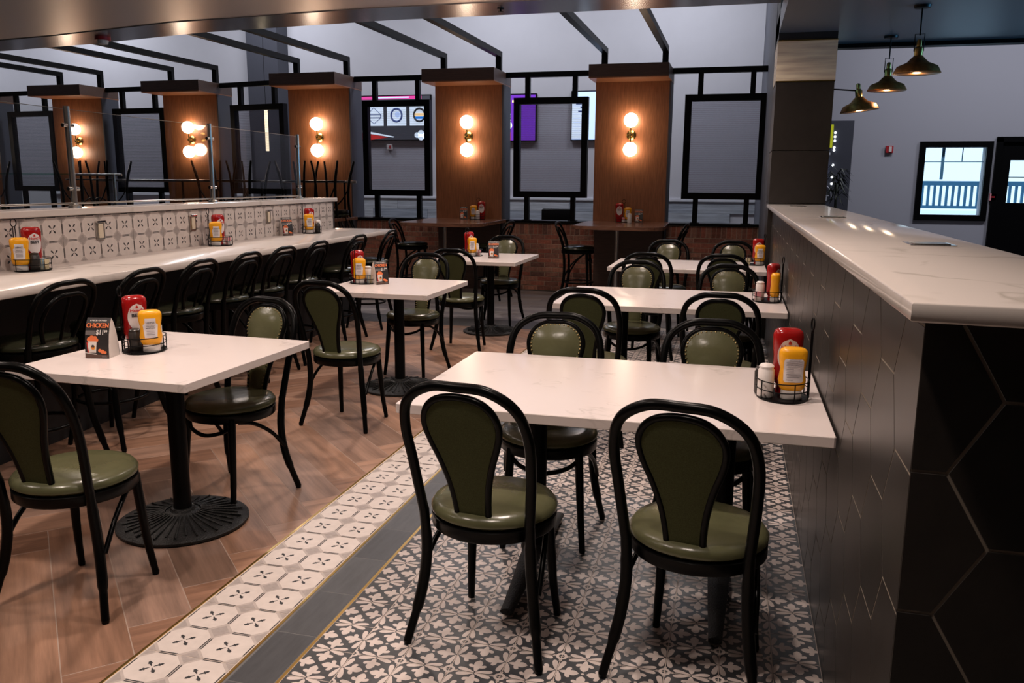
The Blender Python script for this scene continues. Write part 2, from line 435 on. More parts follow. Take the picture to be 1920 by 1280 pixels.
# patterned black and white tile with a half flower on each edge
TP = .1655
def sym(half): return half+[(-x, y) for x, y in reversed(half) if abs(x) > 1e-6]
BLADE = [(.015, .013), (.12, .015), (.22, .020), (.30, .038), (.340, .075), (.338, .112), (.305, .134), (.25, .134), (.17, .114), (.10, .082), (.05, .052), (.015, .042)]
FLEUR = [(.0, .045), (.028, .075), (.046, .12), (.056, .165), (.10, .168), (.152, .186), (.178, .225), (.168, .264), (.130, .278), (.096, .258), (.076, .264), (.086, .302), (.080, .345), (.048, .392), (.0, .428)]
def tile_pattern(b, size, z, m):
    for k in range(4):
        R = Matrix.Rotation(k*PI/2, 4, 'Z')
        T = Matrix.Translation((size/2, size/2, 0)) @ R @ Matrix.Translation((0, -size/2, 0)) @ Matrix.Diagonal((size, size, 1, 1))
        b.flat(BLADE, z, m, T); b.flat([(-x, y) for x, y in reversed(BLADE)], z, m, T)
        b.flat(sym(FLEUR), z, m, T)
        q = []
        for i in range(5): a = PI/2*i/4; q.append((-.5+.115*math.cos(a), .115*math.sin(a)))
        for i in range(5): a = PI/2*(4-i)/4; q.append((-.5+.06*math.cos(a), .06*math.sin(a)))
        b.flat(q, z, m, T)
        b.flat([(-.39, .012), (-.33, .012), (-.33, .03), (-.39, .03)], z, m, T)
        b.flat([(.33, .012), (.39, .012), (.39, .03), (.33, .03)], z, m, T)
    b.flat([(size*(.5+.032*math.cos(a)), size*(.5+.032*math.sin(a))) for a in [i*PI/3 for i in range(6)]], z, m)
tb = MB(); g = .0016
tb.slab([(g, g), (TP-g, g), (TP-g, TP-g), (g, TP-g)], -.004, 0, 'fleur_dark', 0)
tile_pattern(tb, TP, .0004, 'fleur_light')
tme = tb.mesh(False); tme.name = 'patterned_tile'
TX0, TY0 = -1.133, 2.291
k0, k1 = -1, 8
far = MB(); n = 0
for j in range(-9, 39):
    y = TY0+j*TP
    for i in range(k0, k1+1):
        x = TX0+i*TP
        if j < -2: continue
        if i < 8 and i >= 0 and n < 300 and y < 7:
            inst('patterned_tile', tme, fl, Matrix.Translation((x, y, 0))); n += 1
        elif y < 8.86-TP or y >= 7:
            if y+TP > 8.9: continue
            x0 = max(x, -1.2825); x1 = min(x+TP, WX)
            bb = MB()
            for v, f_ in (([], []),): pass
            # cut tile: dark body then the clipped pattern
            src = MB(); tile_pattern(src, TP, 0, 'fleur_light')
            far_polys = [[(src.v[a].x+x, src.v[a].y+y) for a in f] for f in src.f]
            if y < 7 and not (0 <= i < 8):
                far_b = MB(); org = (x0, y)
            else:
                far_b = far; org = (0, 0)
            q = [(x0+g-org[0], y+g-org[1]), (x1-g-org[0], y+g-org[1]), (x1-g-org[0], y+TP-g-org[1]), (x0+g-org[0], y+TP-g-org[1])]
            if x1-x0 < .012: continue
            far_b.slab(q, -.004, 0, 'fleur_dark', 0)
            for p in far_polys:
                c2 = clip(p, x0+g, x1-g, y, y+TP) if (x0 > x or x1 < x+TP) else p
                if len(c2) >= 3: far_b.flat([(a-org[0], b-org[1]) for a, b in c2], .0004, 'fleur_light')
            if far_b is not far:
                far_b.build('cut_tile', fl, False, loc=(org[0], org[1], 0))
far.build('patterned_tile', fl, False, kind='stuff')

# octagon border tile: 2 x 2 motifs
OP = .165
def octo(b, cx, cy, p, z, swap=False, pv=None):
    pv = pv or p; h = .46; c = .235
    pts = [(-h, -c), (-c, -h), (c, -h), (h, -c), (h, c), (c, h), (-c, h), (-h, c)]
    b.flat([(cx+x*p, cy+y*pv) for x, y in pts], z, 'cement_light')
    for s in (-1, 1):
        b.flat([(cx+x*p, cy+(s*.475+y)*pv) for x, y in ((-.2, -.012), (.2, -.012), (.2, .012), (-.2, .012))], z+.0003, 'print_dark')
        b.flat([(cx+(s*.475+y)*p, cy+x*pv) for x, y in ((.2, -.012), (.2, .012), (-.2, .012), (-.2, -.012))], z+.0003, 'print_dark')
    leaf = [(-.008, .035), (.008, .035), (.022, .12), (.052, .145), (.03, .165), (.034, .2), (.0, .235), (-.034, .2), (-.03, .165), (-.052, .145), (-.022, .12)]
    for k in range(4):
        a = PI/4+k*PI/2; ca_, sa_ = math.cos(a), math.sin(a)
        b.flat([(cx+(x*ca_-y*sa_)*p, cy+(x*sa_+y*ca_)*pv) for x, y in leaf], z+.0003, 'print_dark')
def octo_tile(nx, ny, p, pv, z=0.0, th=.004):
    b = MB(); X, Y_ = nx*p, ny*pv
    b.slab([(g, g), (X-g, g), (X-g, Y_-g), (g, Y_-g)], z-th, z, 'cement_grey', 0)
    for i in range(nx):
        for j in range(ny): octo(b, (i+.5)*p, (j+.5)*pv, p, z+.0003, pv=pv)
    for i in range(nx+1):
        for j in range(ny+1):
            d = [(i*p+x*p, j*pv+y*pv) for x, y in ((-.22, 0), (0, -.22), (.22, 0), (0, .22))]
            d = clip(d, g, X-g, g, Y_-g)
            if d: b.flat(d, z+.0003, 'cement_mid')
            for k in range(4):
                a = PI/4+k*PI/2
                q = [(i*p+(x*math.cos(a)-y*math.sin(a))*p, j*pv+(x*math.sin(a)+y*math.cos(a))*pv) for x, y in ((-.006, .03), (.02, .075), (-.02, .075))]
                q = clip(q, g, X-g, g, Y_-g)
                if q: b.flat(q, z+.0006, 'print_dark')
    return b.mesh(False)
bme = octo_tile(2, 2, OP, OP); bme.name = 'border_tile'
for j in range(-3, 19):
    inst('border_tile', bme, fl, Matrix.Translation((-1.797, 2.132+j*.33, 0)))
# slate strip pieces between gold trims
sm_ = MB(); sm_.box(.0015, .150-.0015, .0015, .3-.0015, -.004, 0, 'slate_tile', .001); sme = sm_.mesh(False)
for j in range(-4, 22):
    inst('slate_tile', sme, fl, Matrix.Translation((-1.446, 2.05+j*.3, 0)))
for k, x in enumerate((-1.812, -1.463, -1.293)):
    b = MB(); b.box(x, x+.010, .9, 8.42, -.004, .0012, 'gold_trim'); b.build('metal_trim', fl, False)
# cross strip of slate and grey planks beyond
sm2 = MB(); sm2.box(.0015, .45-.0015, .0015, .50-.0015, -.004, 0, 'slate_tile', .001); sme2 = sm2.mesh(False)
for i in range(7): inst('slate_tile', sme2, fl, Matrix.Translation((-4.42+i*.45, 8.42, 0)))
pm = MB(); pm.box(.001, 1.2-.001, .001, .2-.001, -.004, 0, 'grey_plank', .001); pme = pm.mesh(False)
for j in range(13):
    for i in range(6):
        inst('grey_plank', pme, fl, Matrix.Translation((-6.2+i*1.2+(j % 3)*.4-.6, 8.92+j*.2, 0)))

# outer shell
def struct(name, b, parent=None, smooth=False):
    o = b.build(name, parent, smooth)
    if not parent: o['kind'] = 'structure'
    return o
b = MB(); b.box(-21, 1.0, 15, 15.2, 0, 6, 'wall_paint'); wb = struct('wall_back', b)
b = MB(); b.box(-21.2, -21, -2, 15.2, 0, 6, 'wall_paint'); struct('wall_left', b)
b = MB(); b.box(-21, 8, -2.2, -2, 0, 6, 'dark_paint'); struct('wall_near', b)
b = MB(); b.box(-21, 8, 8.7, 15.2, 6, 6.1, 'wall_paint'); struct('ceiling_hall', b)
b = MB(); b.box(8, 8.2, -2, 15.2, 0, 6, 'lobby_paint'); struct('wall_right', b)
b = MB(); BE = [(.30, 8.74), (-3.6, 8.74), (-6.1, 8.97), (-8.0, 9.40), (-9.7, 9.66), (-21, 11.2)]
b.slab([(-21, -2), (.30, -2), (.30, 8.14)]+[(x, y-.60) for x, y in BE[1:]], 3.205, 3.4, 'ceiling_beige', 0)
b.slab([(x, y-.61) for x, y in reversed(BE)]+BE, 3.195, 6, 'bulkhead', 0); ce = struct('ceiling', b)
def bulk_y(x):
    for (xa, ya), (xb, yb_) in zip(BE, BE[1:]):
        if xb <= x <= xa: return ya+(yb_-ya)*(x-xa)/(xb-xa)
    return 8.74
b = MB(); b.box(.30, 8, -2, 9.38, 2.9, 3.1, 'lobby_ceiling'); struct('ceiling_lobby', b)
b = MB(); b.box(.30, 8, 9.38, 9.52, 2.86, 6, 'black_metal'); struct('trim_1', b)
# wall of the lobby with openings for window and door
b = MB()
wx0, wx1, wz0, wz1 = 2.88, 3.76, 1.04, 2.10
dx0, dx1 = 3.98, 4.98
b.box(1.0, wx0, 15, 15.2, 0, 6, 'lobby_paint'); b.box(wx0, wx1, 15, 15.2, 0, wz0, 'lobby_paint'); b.box(wx0, wx1, 15, 15.2, wz1, 6, 'lobby_paint')
b.box(wx1, dx0, 15, 15.2, 0, 6, 'lobby_paint'); b.box(dx0, dx1, 15, 15.2, 2.18, 6, 'lobby_paint'); b.box(dx1, 8, 15, 15.2, 0, 6, 'lobby_paint')
struct('wall_lobby', b)
b = MB(); b.box(.30, .56, 9.3, 15, 0, 6, 'slate_paint'); struct('wall_divider', b)

# pillar
p = thing('pillar', 'square dark tiled pillar with pale stone band above the end of the countertop', 'pillar', (.30, YP, 0))
def tiles(name, m, x0, x1, z0, z1):
    q = MB(); q.box(x0, x1, 0, .7, z0, z1, m, .002); return q.build(name, p, False)
tiles('stone_tile', 'pillar_tile', 0, .52, .0, 1.33); tiles('stone_tile', 'pillar_tile', 0, .52, 1.333, 1.825); tiles('stone_tile', 'pillar_tile', 0, .52, 1.829, 2.458)
tiles('stone_band', 'travertine', -.004, .524, 2.467, 2.825)
for z in (2.458, 2.825):
    q = MB(); q.box(-.006, .526, -.006, .6, z, z+.009, 'brass'); q.build('metal_edge', p, False)
tiles('pillar_head', 'dark_paint', 0, .52, 2.835, 5.99)

# ---- hex tiled half wall
hw = thing('half_wall', 'dark hexagon tiled half wall along the right side of the dining tables', 'half wall')
b = MB(); b.box(WX+.0018, .78, 1.6358, YP-.002, 0, 1.285, 'hex_grout'); b.build('wall_core', hw, False)
S = .163
def hexes(pointy, c0, u0, u1, v0, v1):
    out = []
    for i in range(-9, 10):
        for j in range(-32, 33):
            if pointy: cu, cv = c0[0]+(i+.5*(j % 2))*S*math.sqrt(3), c0[1]+j*1.5*S
            else: cu, cv = c0[0]+j*1.5*S, c0[1]+(i+.5*(j % 2))*S*math.sqrt(3)
            a0 = PI/6 if pointy else 0
            poly = [(cu+(S-.0033)*math.cos(a0+k*PI/3), cv+(S-.0033)*math.sin(a0+k*PI/3)) for k in range(6)]
            q = clip(poly, u0, u1, v0, v1)
            if q: out.append((cu, cv, q, len(q) == 6 and all(abs(a[0]-bb[0])+abs(a[1]-bb[1]) < 1e-6 for a, bb in zip(q, poly))))
    return out
cache = {}
def put_hex(lst, frame, key):
    for cu, cv, q, fullq in lst:
        loc_ = [(a-cu, bb-cv) for a, bb in q]
        if fullq and key in cache: me = cache[key]
        else:
            m_ = MB(); m_.slab(loc_, 0, .0022 if key == 'e' else .0009, 'hex_dark', .0007 if key == 'e' else 0); me = m_.mesh(False)
            if fullq: cache[key] = me
        inst('hex_tile', me, hw, frame @ Matrix.Translation((cu, cv, 0)))
# side face: u = +y , v = z , normal -x
FS = Matrix(((0, 0, -1, WX+.0018), (-1, 0, 0, 0), (0, 1, 0, 0), (0, 0, 0, 1)))
put_hex(hexes(False, (-1.96, .704), -YP+.003, -1.6355, .004, 1.283), FS, 's')
cache.clear()
# end face: u = x, v = z, normal -y
FE = Matrix(((1, 0, 0, 0), (0, 0, -1, 1.6362), (0, 1, 0, 0), (0, 0, 0, 1)))
put_hex(hexes(False, (.566, .995), WX+.0015, .78, .004, 1.283), FE, 'e')
b = MB(); b.slab([(.30, 1.55), (.80, 1.50), (.80, YP-.004), (.285, YP-.004)], 1.287, 1.322, 'marble_quartz', .004)
ct = b.build('countertop'); tag(ct, 'long white veined stone countertop on the dark half wall', 'countertop')
for nm, x, y in (('pop-up socket in the stone countertop, nearest the camera', .63, 3.08), ('pop-up socket midway along the stone countertop', .56, 5.4), ('pop-up socket in the stone countertop, closest to the pillar', .52, 7.85)):
    t = thing('counter_socket', 'chrome rimmed '+nm, 'power outlet', (x, y, 1.322))
    q = MB(); q.box(-.07, .07, -.075, .075, 0, .004, 'chrome', .001); q.build('rim', t, False)
    q = MB(); q.box(-.055, .055, -.055, .058, .004, .0065, 'steel', .001); q.build('lid', t, False)

# ================================================================== DIVIDER AT THE BACK
YB = 11.6
cols = [-1.40, -3.665, -5.95, -8.40, -10.68, -13.1]
coly = [11.6, 11.6, 11.6, 12.03, 12.2, 12.45]
wpt = MB(); wpt.box(-14, .298, YB+.0, YB+.2, 0, .95, 'mortar'); wp = struct('wall_partition', wpt)
bm_ = MB(); bm_.box(.004, .201, -.007, .0, .004, .0615, 'brick', .0015); bme1 = bm_.mesh(False)
bm_ = MB(); bm_.box(.004, .062, -.007, .0, .004, .150, 'brick', .0015); bme2 = bm_.mesh(False)
bl = []
for r in range(12):
    x = .285-.205*(1 if r % 2 else .5)-.0
    while x > -7.4:
        bl.append((x, .003+r*.0655, bme1)); x -= .205
x = .22
while x > -7.4:
    bl.append((x, .79, bme2)); x -= .066
def vis(t): return 0 if -3.1 < t[0] < .3 or (-5.6 < t[0] < -4.1 and t[1] > .5) else 1
bl.sort(key=lambda t: (vis(t), -t[0]))
restb = MB()
for i, (x, z, me) in enumerate(bl):
    if i < 300: inst('brick', me, wp, Matrix.Translation((x, YB+random.uniform(-.002, .0), z)))
    elif me is bme1: restb.box(x+.003, x+.2, YB-.007, YB, z+.004, z+.060, 'brick')
    else: restb.box(x+.003, x+.062, YB-.007, YB, z+.004, z+.15, 'brick')
restb.build('brick', wp, False, kind='stuff')
b = MB(); b.box(-14, .298, YB-.05, YB+.22, .95, .985, 'black_metal', .003); sill = b.build('sill', wp, False)

bay_names = ['first', 'second', 'third', 'fourth', 'fifth', 'sixth']
def sconce(cx, cyy, which):
    t = thing('wall_sconce', 'lit brass sconce with two white globes on the %s wood column from the right' % which, 'sconce', (cx, cyy-.122, 2.135), group='globe sconces on the wood columns')
    q = MB(); q.lathe([(0, 0), (.062, 0), (.066, .008), (.06, .018), (.03, .024), (0, .026)], 'brass', 20, mx=Matrix.Rotation(PI/2, 4, 'X')); q.build('backplate', t)
    q = MB(); q.tube([(0, -.02, 0), (0, -.085, 0)], .008, 'brass'); q.tube([(0, -.085, -.11), (0, -.085, .11)], .009, 'brass')
    q.lathe([(.0, -.02), (.022, -.015), (.026, 0), (.022, .015), (0, .02)], 'brass', 14, (0, -.085, 0))
    for s in (-1, 1): q.lathe([(.0, 0), (.03, .002), (.034, .012), (.0, .014)], 'brass', 14, (0, -.085, s*.107-.007))
    q.build('arm', t)
    for s in (-1, 1):
        q = MB(); q.sphere((0, -.095, s*.187), .093, 'globe', 20, 12); q.build('globe', t)
for k, cx in enumerate(cols):
    w = .49; cyy = coly[k]
    t = thing('booth_column', 'tall wood veneer column with boxed canopy, %s from the right along the divider' % bay_names[k], 'column', (cx, cyy, 0), group='wood columns of the divider')
    q = MB(); q.box(-w, w-.012, -.12, .26, .99, 2.82, 'veneer', .002); q.build('veneer_panel', t, False)
    q = MB(); q.box(-w+.02, w-.03, -.11, .25, 0, .99, 'veneer_dark', .002); q.build('plinth', t, False)
    q = MB(); q.box(w-.012, w+.008, -.12, .27, .0, 2.82, 'slate_paint'); q.build('side_panel', t, False)
    q = MB(); q.box(-w-.02, w+.01, -.60, .28, 2.82, 2.835, 'veneer'); q.build('canopy_soffit', t, False)
    q = MB(); q.box(-w-.02, w+.01, -.60, .28, 2.835, 2.99, 'veneer_dark', .002); q.build('canopy', t, False)
    sconce(cx, cyy, bay_names[k])
    for s, sd in ((-1, 'left'), (1, 'right')):
        r = thing('pergola_rafter', 'black square steel rafter rising from the %s side of the %s column canopy' % (sd, bay_names[k]), 'rafter', (cx+s*.40, cyy, 2.99))
        q = MB(); q.box(-.038, .038, -.035, .035, 0, .28, 'black_metal'); q.build('post', r, False)
        q = MB(); q.box(-.038, .038, bulk_y(cx+s*.4-.05)-cyy+.006, -.035, .208, .28, 'black_metal'); q.build('beam', r, False)
bays = [(-.905, .298, -.205)] + [((cols[i+1]+.50), (cols[i]-.50), (cols[i+1]+cols[i])/2) for i in range(5)]
for k, (xa, xb, xc) in enumerate(bays):
    hw_ = .52; ya_ = coly[max(k-1, 0)]; yb2_ = coly[k] if k else 11.6; ym = (ya_+yb2_)/2
    t = thing('divider_frame', 'black steel frame with ribbed see-through panel, %s opening from the right' % bay_names[k], 'frame', (xc, ym+.05, 0), math.atan2(ya_-yb2_, xb-xa+1.0), group='black window frames of the divider')
    q = MB(); q.box(xa-xc, xb-xc, -.035, .035, 2.925, 2.995, 'black_metal'); q.build('top_rail', t, False)
    z0, z1 = 1.305, 2.655
    q = MB(); 
    q.box(-hw_, hw_, -.05, .05, z1-.085, z1, 'black_metal'); q.box(-hw_, hw_, -.05, .05, z0, z0+.085, 'black_metal')
    q.box(-hw_, -hw_+.085, -.05, .05, z0+.085, z1-.085, 'black_metal'); q.box(hw_-.085, hw_, -.05, .05, z0+.085, z1-.085, 'black_metal')
    q.build('window_frame', t, False)
    for s in (-1, 1):
        q = MB(); q.box(s*.33-.033, s*.33+.033, -.033, .033, z1, 2.925, 'black_metal'); q.build('post', t, False)
        q = MB(); q.box(s*.33-.033, s*.33+.033, -.033, .033, .985, z0, 'black_metal'); q.box(s*.33-.06, s*.33+.06, -.05, .05, .985, .995, 'black_metal'); q.build('post', t, False)
    q = MB(); q.box(-hw_+.08, hw_-.08, -.004, .004, z0+.08, z1-.08, 'scrim'); q.build('ribbed_panel', t, False)

# wainscot planks and trim on the far wall
wm = MB(); wm.box(.002, 1.1-.002, -.02, 0, .002, .2-.002, 'wainscot', .001); wme = wm.mesh(False)
for j in range(2, 6):
    for i in range(7):
        inst('wainscot_plank', wme, wb, Matrix.Translation((-7.5+i*1.1+(j % 2)*.5-.3, 14.998, j*.2)))
b = MB(); b.box(-14, .298, 14.96, 15, 1.2, 1.235, 'white_trim'); b.build('chair_rail', wb, False)
b = MB(); b.box(-9.02, -8.38, 14.6, 15, 0, 6, 'slate_paint', .003); b.build('pilaster', wb, False)

# ---- screens on the far wall
def screen(label, x0, x1, z0, z1, base):
    t = thing('television', label, 'television', ((x0+x1)/2, 14.93, (z0+z1)/2)); w, h = (x1-x0)/2, (z1-z0)/2
    q = MB(); q.box(-w-.02, w+.02, -.0, .06, -h-.02, h+.02, 'black_metal', .002); q.build('casing', t, False)
    q = MB(); q.box(-w, w, -.004, 0, -h, h, base); q.build('display', t, False)
    return t, w, h
def sq(t, name, x0, x1, z0, z1, m, y=-.007):
    q = MB(); q.box(x0, x1, y, y+.003, z0, z1, m); return q.build(name, t, False)
t, w, h = screen('wide lit television with three white badge tiles, left on the far wall', -6.92, -5.51, 2.27, 3.05, 'scr_dark')
sq(t, 'banner', -w, w-.16, h-.055, h, 'scr_magenta')
sq(t, 'banner_glow', -.32, .30, h-.035, h-.012, 'scr_pale', -.011)
for k, x in enumerate((-.40, .05, .50)):
    sq(t, 'badge_tile', x-.19, x+.19, -.14, .24, 'scr_white')
    q = MB(); R = Matrix.Rotation(PI/2, 4, 'X'); c = (x, -.009, .05)
    if k == 0:
        pts = [(-.12, 0, .03), (0, 0, .14), (.12, 0, .03)]; q.tube([Vector(c)+Vector(a) for a in pts], .006, 'scr_ink', 4)
        q.box(x-.15, x+.15, -.012, -.009, .0, .07, 'scr_ink'); q.box(x-.13, x+.13, -.014, -.012, .015, .055, 'scr_white')
        q.tube([Vector(c)+Vector(a) for a in ((-.13, 0, -.05), (0, 0, -.15), (.13, 0, -.05))], .006, 'scr_ink', 4)
    else:
        ring = [(c[0]+.105*math.cos(a), c[1], c[2]+.115*math.sin(a)) for a in [i*PI/12 for i in range(24)]]
        q.tube(ring, .018, 'scr_ink' if k == 1 else 'ink', 4, closed=True)
        if k == 2: q.box(x-.10, x+.10, -.014, -.009, .03, .08, 'scr_orange'); q.box(x-.08, x+.08, -.014, -.009, -.02, .02, 'scr_blue')
        else: q.lathe([(0, 0), (.05, 0), (.05, .003), (0, .003)], 'scr_pale', 12, (0, 0, 0), mx=Matrix.Translation((x+.02, -.009, .06)) @ R)
    q.build('badge', t, False)
q = MB(); q.slab([(-w, -.2), (-.0, -.335), (-.02, -.35), (-w, -.25)], 0, .003, 'scr_white', 0, mx=Matrix.Translation((0, -.006, 0)) @ Matrix.Rotation(PI/2, 4, 'X')); q.build('white_wedge', t, False)
q = MB(); q.slab([(-w, -.25), (-.12, -.345), (-w+.25, -.39), (-w, -.38)], 0, .003, 'scr_red', 0, mx=Matrix.Translation((0, -.0055, 0)) @ Matrix.Rotation(PI/2, 4, 'X')); q.build('red_wedge', t, False)
q = MB()
for a, bz, r in ((.45, -.31, .05), (.53, -.28, .06), (.61, -.32, .055), (.53, -.345, .06)): q.lathe([(0, 0), (r, 0), (r, .003), (0, .003)], 'scr_white', 12, mx=Matrix.Translation((a, -.008, bz)) @ Matrix.Rotation(PI/2, 4, 'X'))
q.build('splash_logo', t, False)
t, w, h = screen('purple lit television partly hidden behind the second column', -4.62, -3.53, 2.245, 3.03, 'scr_purple')
sq(t, 'banner', -.2, -.02+.0, h-.14, h-.04, 'scr_orange'); sq(t, 'banner', .12, w-.22, h-.13, h-.09, 'scr_orange')
sq(t, 'dark_band', -w, .10, -.02, h-.16, 'scr_navy'); sq(t, 'red_band', -w, .10, -h, -.25, 'scr_magenta')
lettering('lettering', 'E', .17, 'scr_white', t, (.055, -.012, .0), (1, 0, 0), (0, 0, 1), bold=.04)
lettering('lettering', 'O', .19, 'scr_white', t, (.045, -.012, -.14), (1, 0, 0), (0, 0, 1), bold=.05)
lettering('lettering', '//', .12, 'scr_white', t, (.24, -.012, -.10), (1, 0, 0), (0, 0, 1), bold=.02)
t, w, h = screen('pale blue lit menu television beside the first column', -2.87, -1.9, 2.25, 3.06, 'scr_pale')
sq(t, 'white_panel', -w, -w+.27, -h+.02, h-.13, 'scr_white')
for k in range(9): sq(t, 'menu_line', -w+.02, -w+.25, h-.17-k*.07, h-.164-k*.07, 'scr_pale', -.009)
for k, (a, bz) in enumerate(((-w+.12, h-.2), (-w+.2, h-.26), (-w+.16, h-.33), (-w+.22, h-.4))): sq(t, 'scribble', a-.05, a+.05, bz-.012, bz+.012, 'scr_ink', -.010)
t = thing('fire_alarm', 'small white and red wall alarm under the left television', 'alarm', (-6.33, 14.97, 2.14))
q = MB(); q.box(-.05, .05, -.03, .03, -.05, .05, 'plastic_white', .003); q.build('body', t, False)
q = MB(); q.box(.0, .035, -.034, -.03, -.03, .03, 'alarm_red'); q.build('lens', t, False)
# linear pendant
t = thing('linear_pendant', 'vertical glowing tube lamp behind the fourth frame', 'lamp', (-7.72, 13, 2.0))
q = MB(); q.tube([(0, 0, 0), (0, 0, .75)], .028, 'tube_glow', 10); q.build('tube', t)
q = MB(); q.tube([(0, 0, .75), (0, 0, 4.0)], .004, 'black_metal', 6); q.build('cable', t)

# ceiling details
t = thing('strobe_alarm', 'red and white fire strobe on the underside of the bulkhead', 'alarm', (-7.5, 9.0, 3.195))
q = MB(); q.lathe([(0, 0), (.09, 0), (.09, -.035), (.0, -.035)], 'alarm_red', 20); q.build('base', t)
q = MB(); q.lathe([(0, -.035), (.065, -.035), (.055, -.08), (.0, -.085)], 'plastic_white', 20); q.build('lens', t)
t = thing('sprinkler_head', 'small dark sprinkler head under the bulkhead', 'sprinkler', (-2.35, 8.40, 3.195))
q = MB(); q.lathe([(0, 0), (.035, 0), (.035, -.008), (.01, -.01), (.01, -.03), (.03, -.033), (0, -.036)], 'black_metal', 14); q.build('head', t)

# ================================================================== LOBBY WALL
def framed(name, x0, x1, z0, z1, fw, n):
    t = bpy.data.objects.new(name, None); C.objects.link(t); t.location = (0, 15, 0); t['kind'] = 'structure'
    q = MB()
    q.box(x0-fw, x1+fw, -.04, .02, z1, z1+fw, 'black_metal'); q.box(x0-fw, x1+fw, -.04, .02, z0-fw, z0, 'black_metal')
    q.box(x0-fw, x0, -.04, .02, z0, z1, 'black_metal'); q.box(x1, x1+fw, -.04, .02, z0, z1, 'black_metal'); q.build('window_frame', t, False)
    return t
t = framed('window_1', wx0, wx1, wz0, wz1, .09, 1)
def muntin(t, a, b2, w=.02): q = MB(); q.bar(a, b2, w, 'porch_shade_blue'); q.build('muntin', t, False)
muntin(t, (wx0, .1, 1.88), (wx1, .1, 1.88), .014); muntin(t, (3.17, .1, 1.6), (3.17, .1, wz1), .04); muntin(t, (3.45, .1, 1.88), (3.45, .1, wz1), .014)
q = MB(); q.box(wx0, wx1, .11, .116, wz0, wz1, 'window_glass'); q.build('pane', t, False)
t = bpy.data.objects.new('door_1', None); C.objects.link(t); t.location = (0, 15, 0); t['kind'] = 'structure'
gx0, gx1, gz0, gz1 = 4.12, 4.84, 1.24, 1.90
q = MB(); q.box(dx0-.09, dx0, -.05, .05, 0, 2.24, 'black_metal'); q.box(dx1, dx1+.09, -.05, .05, 0, 2.24, 'black_metal'); q.box(dx0-.09, dx1+.09, -.05, .05, 2.18, 2.26, 'black_metal'); q.build('door_frame', t, False)
q = MB(); q.box(dx0, gx0, 0, .05, 0, 2.18, 'black_metal'); q.box(gx1, dx1, 0, .05, 0, 2.18, 'black_metal'); q.box(gx0, gx1, 0, .05, 0, gz0, 'black_metal'); q.box(gx0, gx1, 0, .05, gz1, 2.18, 'black_metal'); q.build('door_leaf', t, False)
q = MB(); q.box(gx0, gx1, .02, .026, gz0, gz1, 'window_glass'); q.build('pane', t, False)
q = MB(); q.bar((gx0, .015, 1.64), (gx1, .015, 1.64), .012, 'black_metal'); q.build('muntin', t, False)
t = thing('porch_railing', 'blue-shaded porch railing with upright balusters outside the window', 'railing', (0, 16.6, 0))
q = MB(); q.box(1.5, 7.5, -.04, .04, 1.50, 1.58, 'porch_shade_blue'); q.build('hand_rail', t, False)
q = MB(); q.box(1.5, 7.5, -.04, .04, 1.10, 1.15, 'porch_shade_blue'); q.build('bottom_rail', t, False)
for i in range(52): 
    q = MB() if i == 0 else None
    if i == 0:
        q.box(-.02, .02, -.02, .02, 1.15, 1.50, 'porch_shade_blue'); bo = q.mesh(False)
    inst('baluster', bo, t, Matrix.Translation((1.6+i*.1, 0, 0)))
for x in (2.95, 4.28, 5.6):
    q = MB(); q.box(x-.06, x+.06, -.06, .06, .0, 3.2, 'porch_shade_blue'); q.build('post', t, False)
b = MB(); b.box(-1, 12, 15.25, 30, .6, .7, 'snow'); o = b.build('ground'); o['kind'] = 'structure'
t = thing('fire_alarm', 'red wall alarm with white lens high on the grey lobby wall', 'alarm', (2.34, 14.98, 2.07))
q = MB(); q.box(-.055, .055, -.03, .02, -.055, .055, 'alarm_red', .003); q.build('body', t, False)
q = MB(); q.box(-.012, .03, -.04, -.03, -.04, .045, 'plastic_white', .001); q.build('lens', t, False)
t = thing('pull_station', 'pinkish red fire pull station between the window and the door', 'alarm', (3.915, 14.98, 1.33))
q = MB(); q.box(-.045, .045, -.03, .02, -.055, .055, 'packet_pink', .003); q.build('body', t, False)
q = MB(); q.box(-.025, .025, -.038, -.03, -.012, .012, 'alarm_red', .001); q.build('handle', t, False)
# illuminated game cabinet seen beside the pillar
t = thing('arcade_cabinet', 'dark cabinet with green lit panel and a line of white bulbs beside the pillar', 'cabinet', (1.2, 13.9, 0))
q = MB(); q.box(-.3, .45, 0, .6, 0, 2.46, 'slate_paint', .004); q.build('body', t, False)
q = MB(); q.box(-.3, .16, -.02, 0, 2.06, 2.40, 'olive_glow', .004); q.build('green_panel', t, False)
q = MB(); q.box(-.3, .12, -.02, 0, 1.64, 1.90, 'scr_pale', .004); q.build('display', t, False)
q = MB(); q.box(-.3, .14, -.03, 0, 1.95, 1.985, 'white_trim', .002); q.build('ledge', t, False)
for z in (2.28, 2.22, 2.16, 2.06, 2.02, 1.80, 1.62, 1.52):
    q = MB(); q.sphere((.19, -.015, z), .018, 'bulb_white', 8, 6); q.build('bulb', t)
lettering('lettering', 'C', .13, 'white_trim', t, (.07, -.012, 1.40), (1, 0, 0), (0, 0, 1)); lettering('lettering', 'T', .12, 'white_trim', t, (.13, -.012, 1.30), (1, 0, 0), (0, 0, 1))
q = MB(); q.tube([(.13+.12*math.cos(a)-.05, -.015, 1.30+.2*math.sin(a)) for a in [i*PI/16 for i in range(0, 9)]], .006, 'white_trim', 6); q.build('arc', t)
t = thing('potted_palm', 'dark spiky palm plant beside the pillar against the grey wall', 'plant', (1.33, 12.6, 0))
q = MB(); q.lathe([(0, 0), (.15, 0), (.19, .35), (.17, .36), (.15, .33), (0, .33)], 'black_metal', 20); q.build('pot', t)
q = MB(); q.tube([(0, 0, .33), (.01, .01, .9), (0, 0, 1.5)], .02, 'leaf', 6); q.build('stem', t)
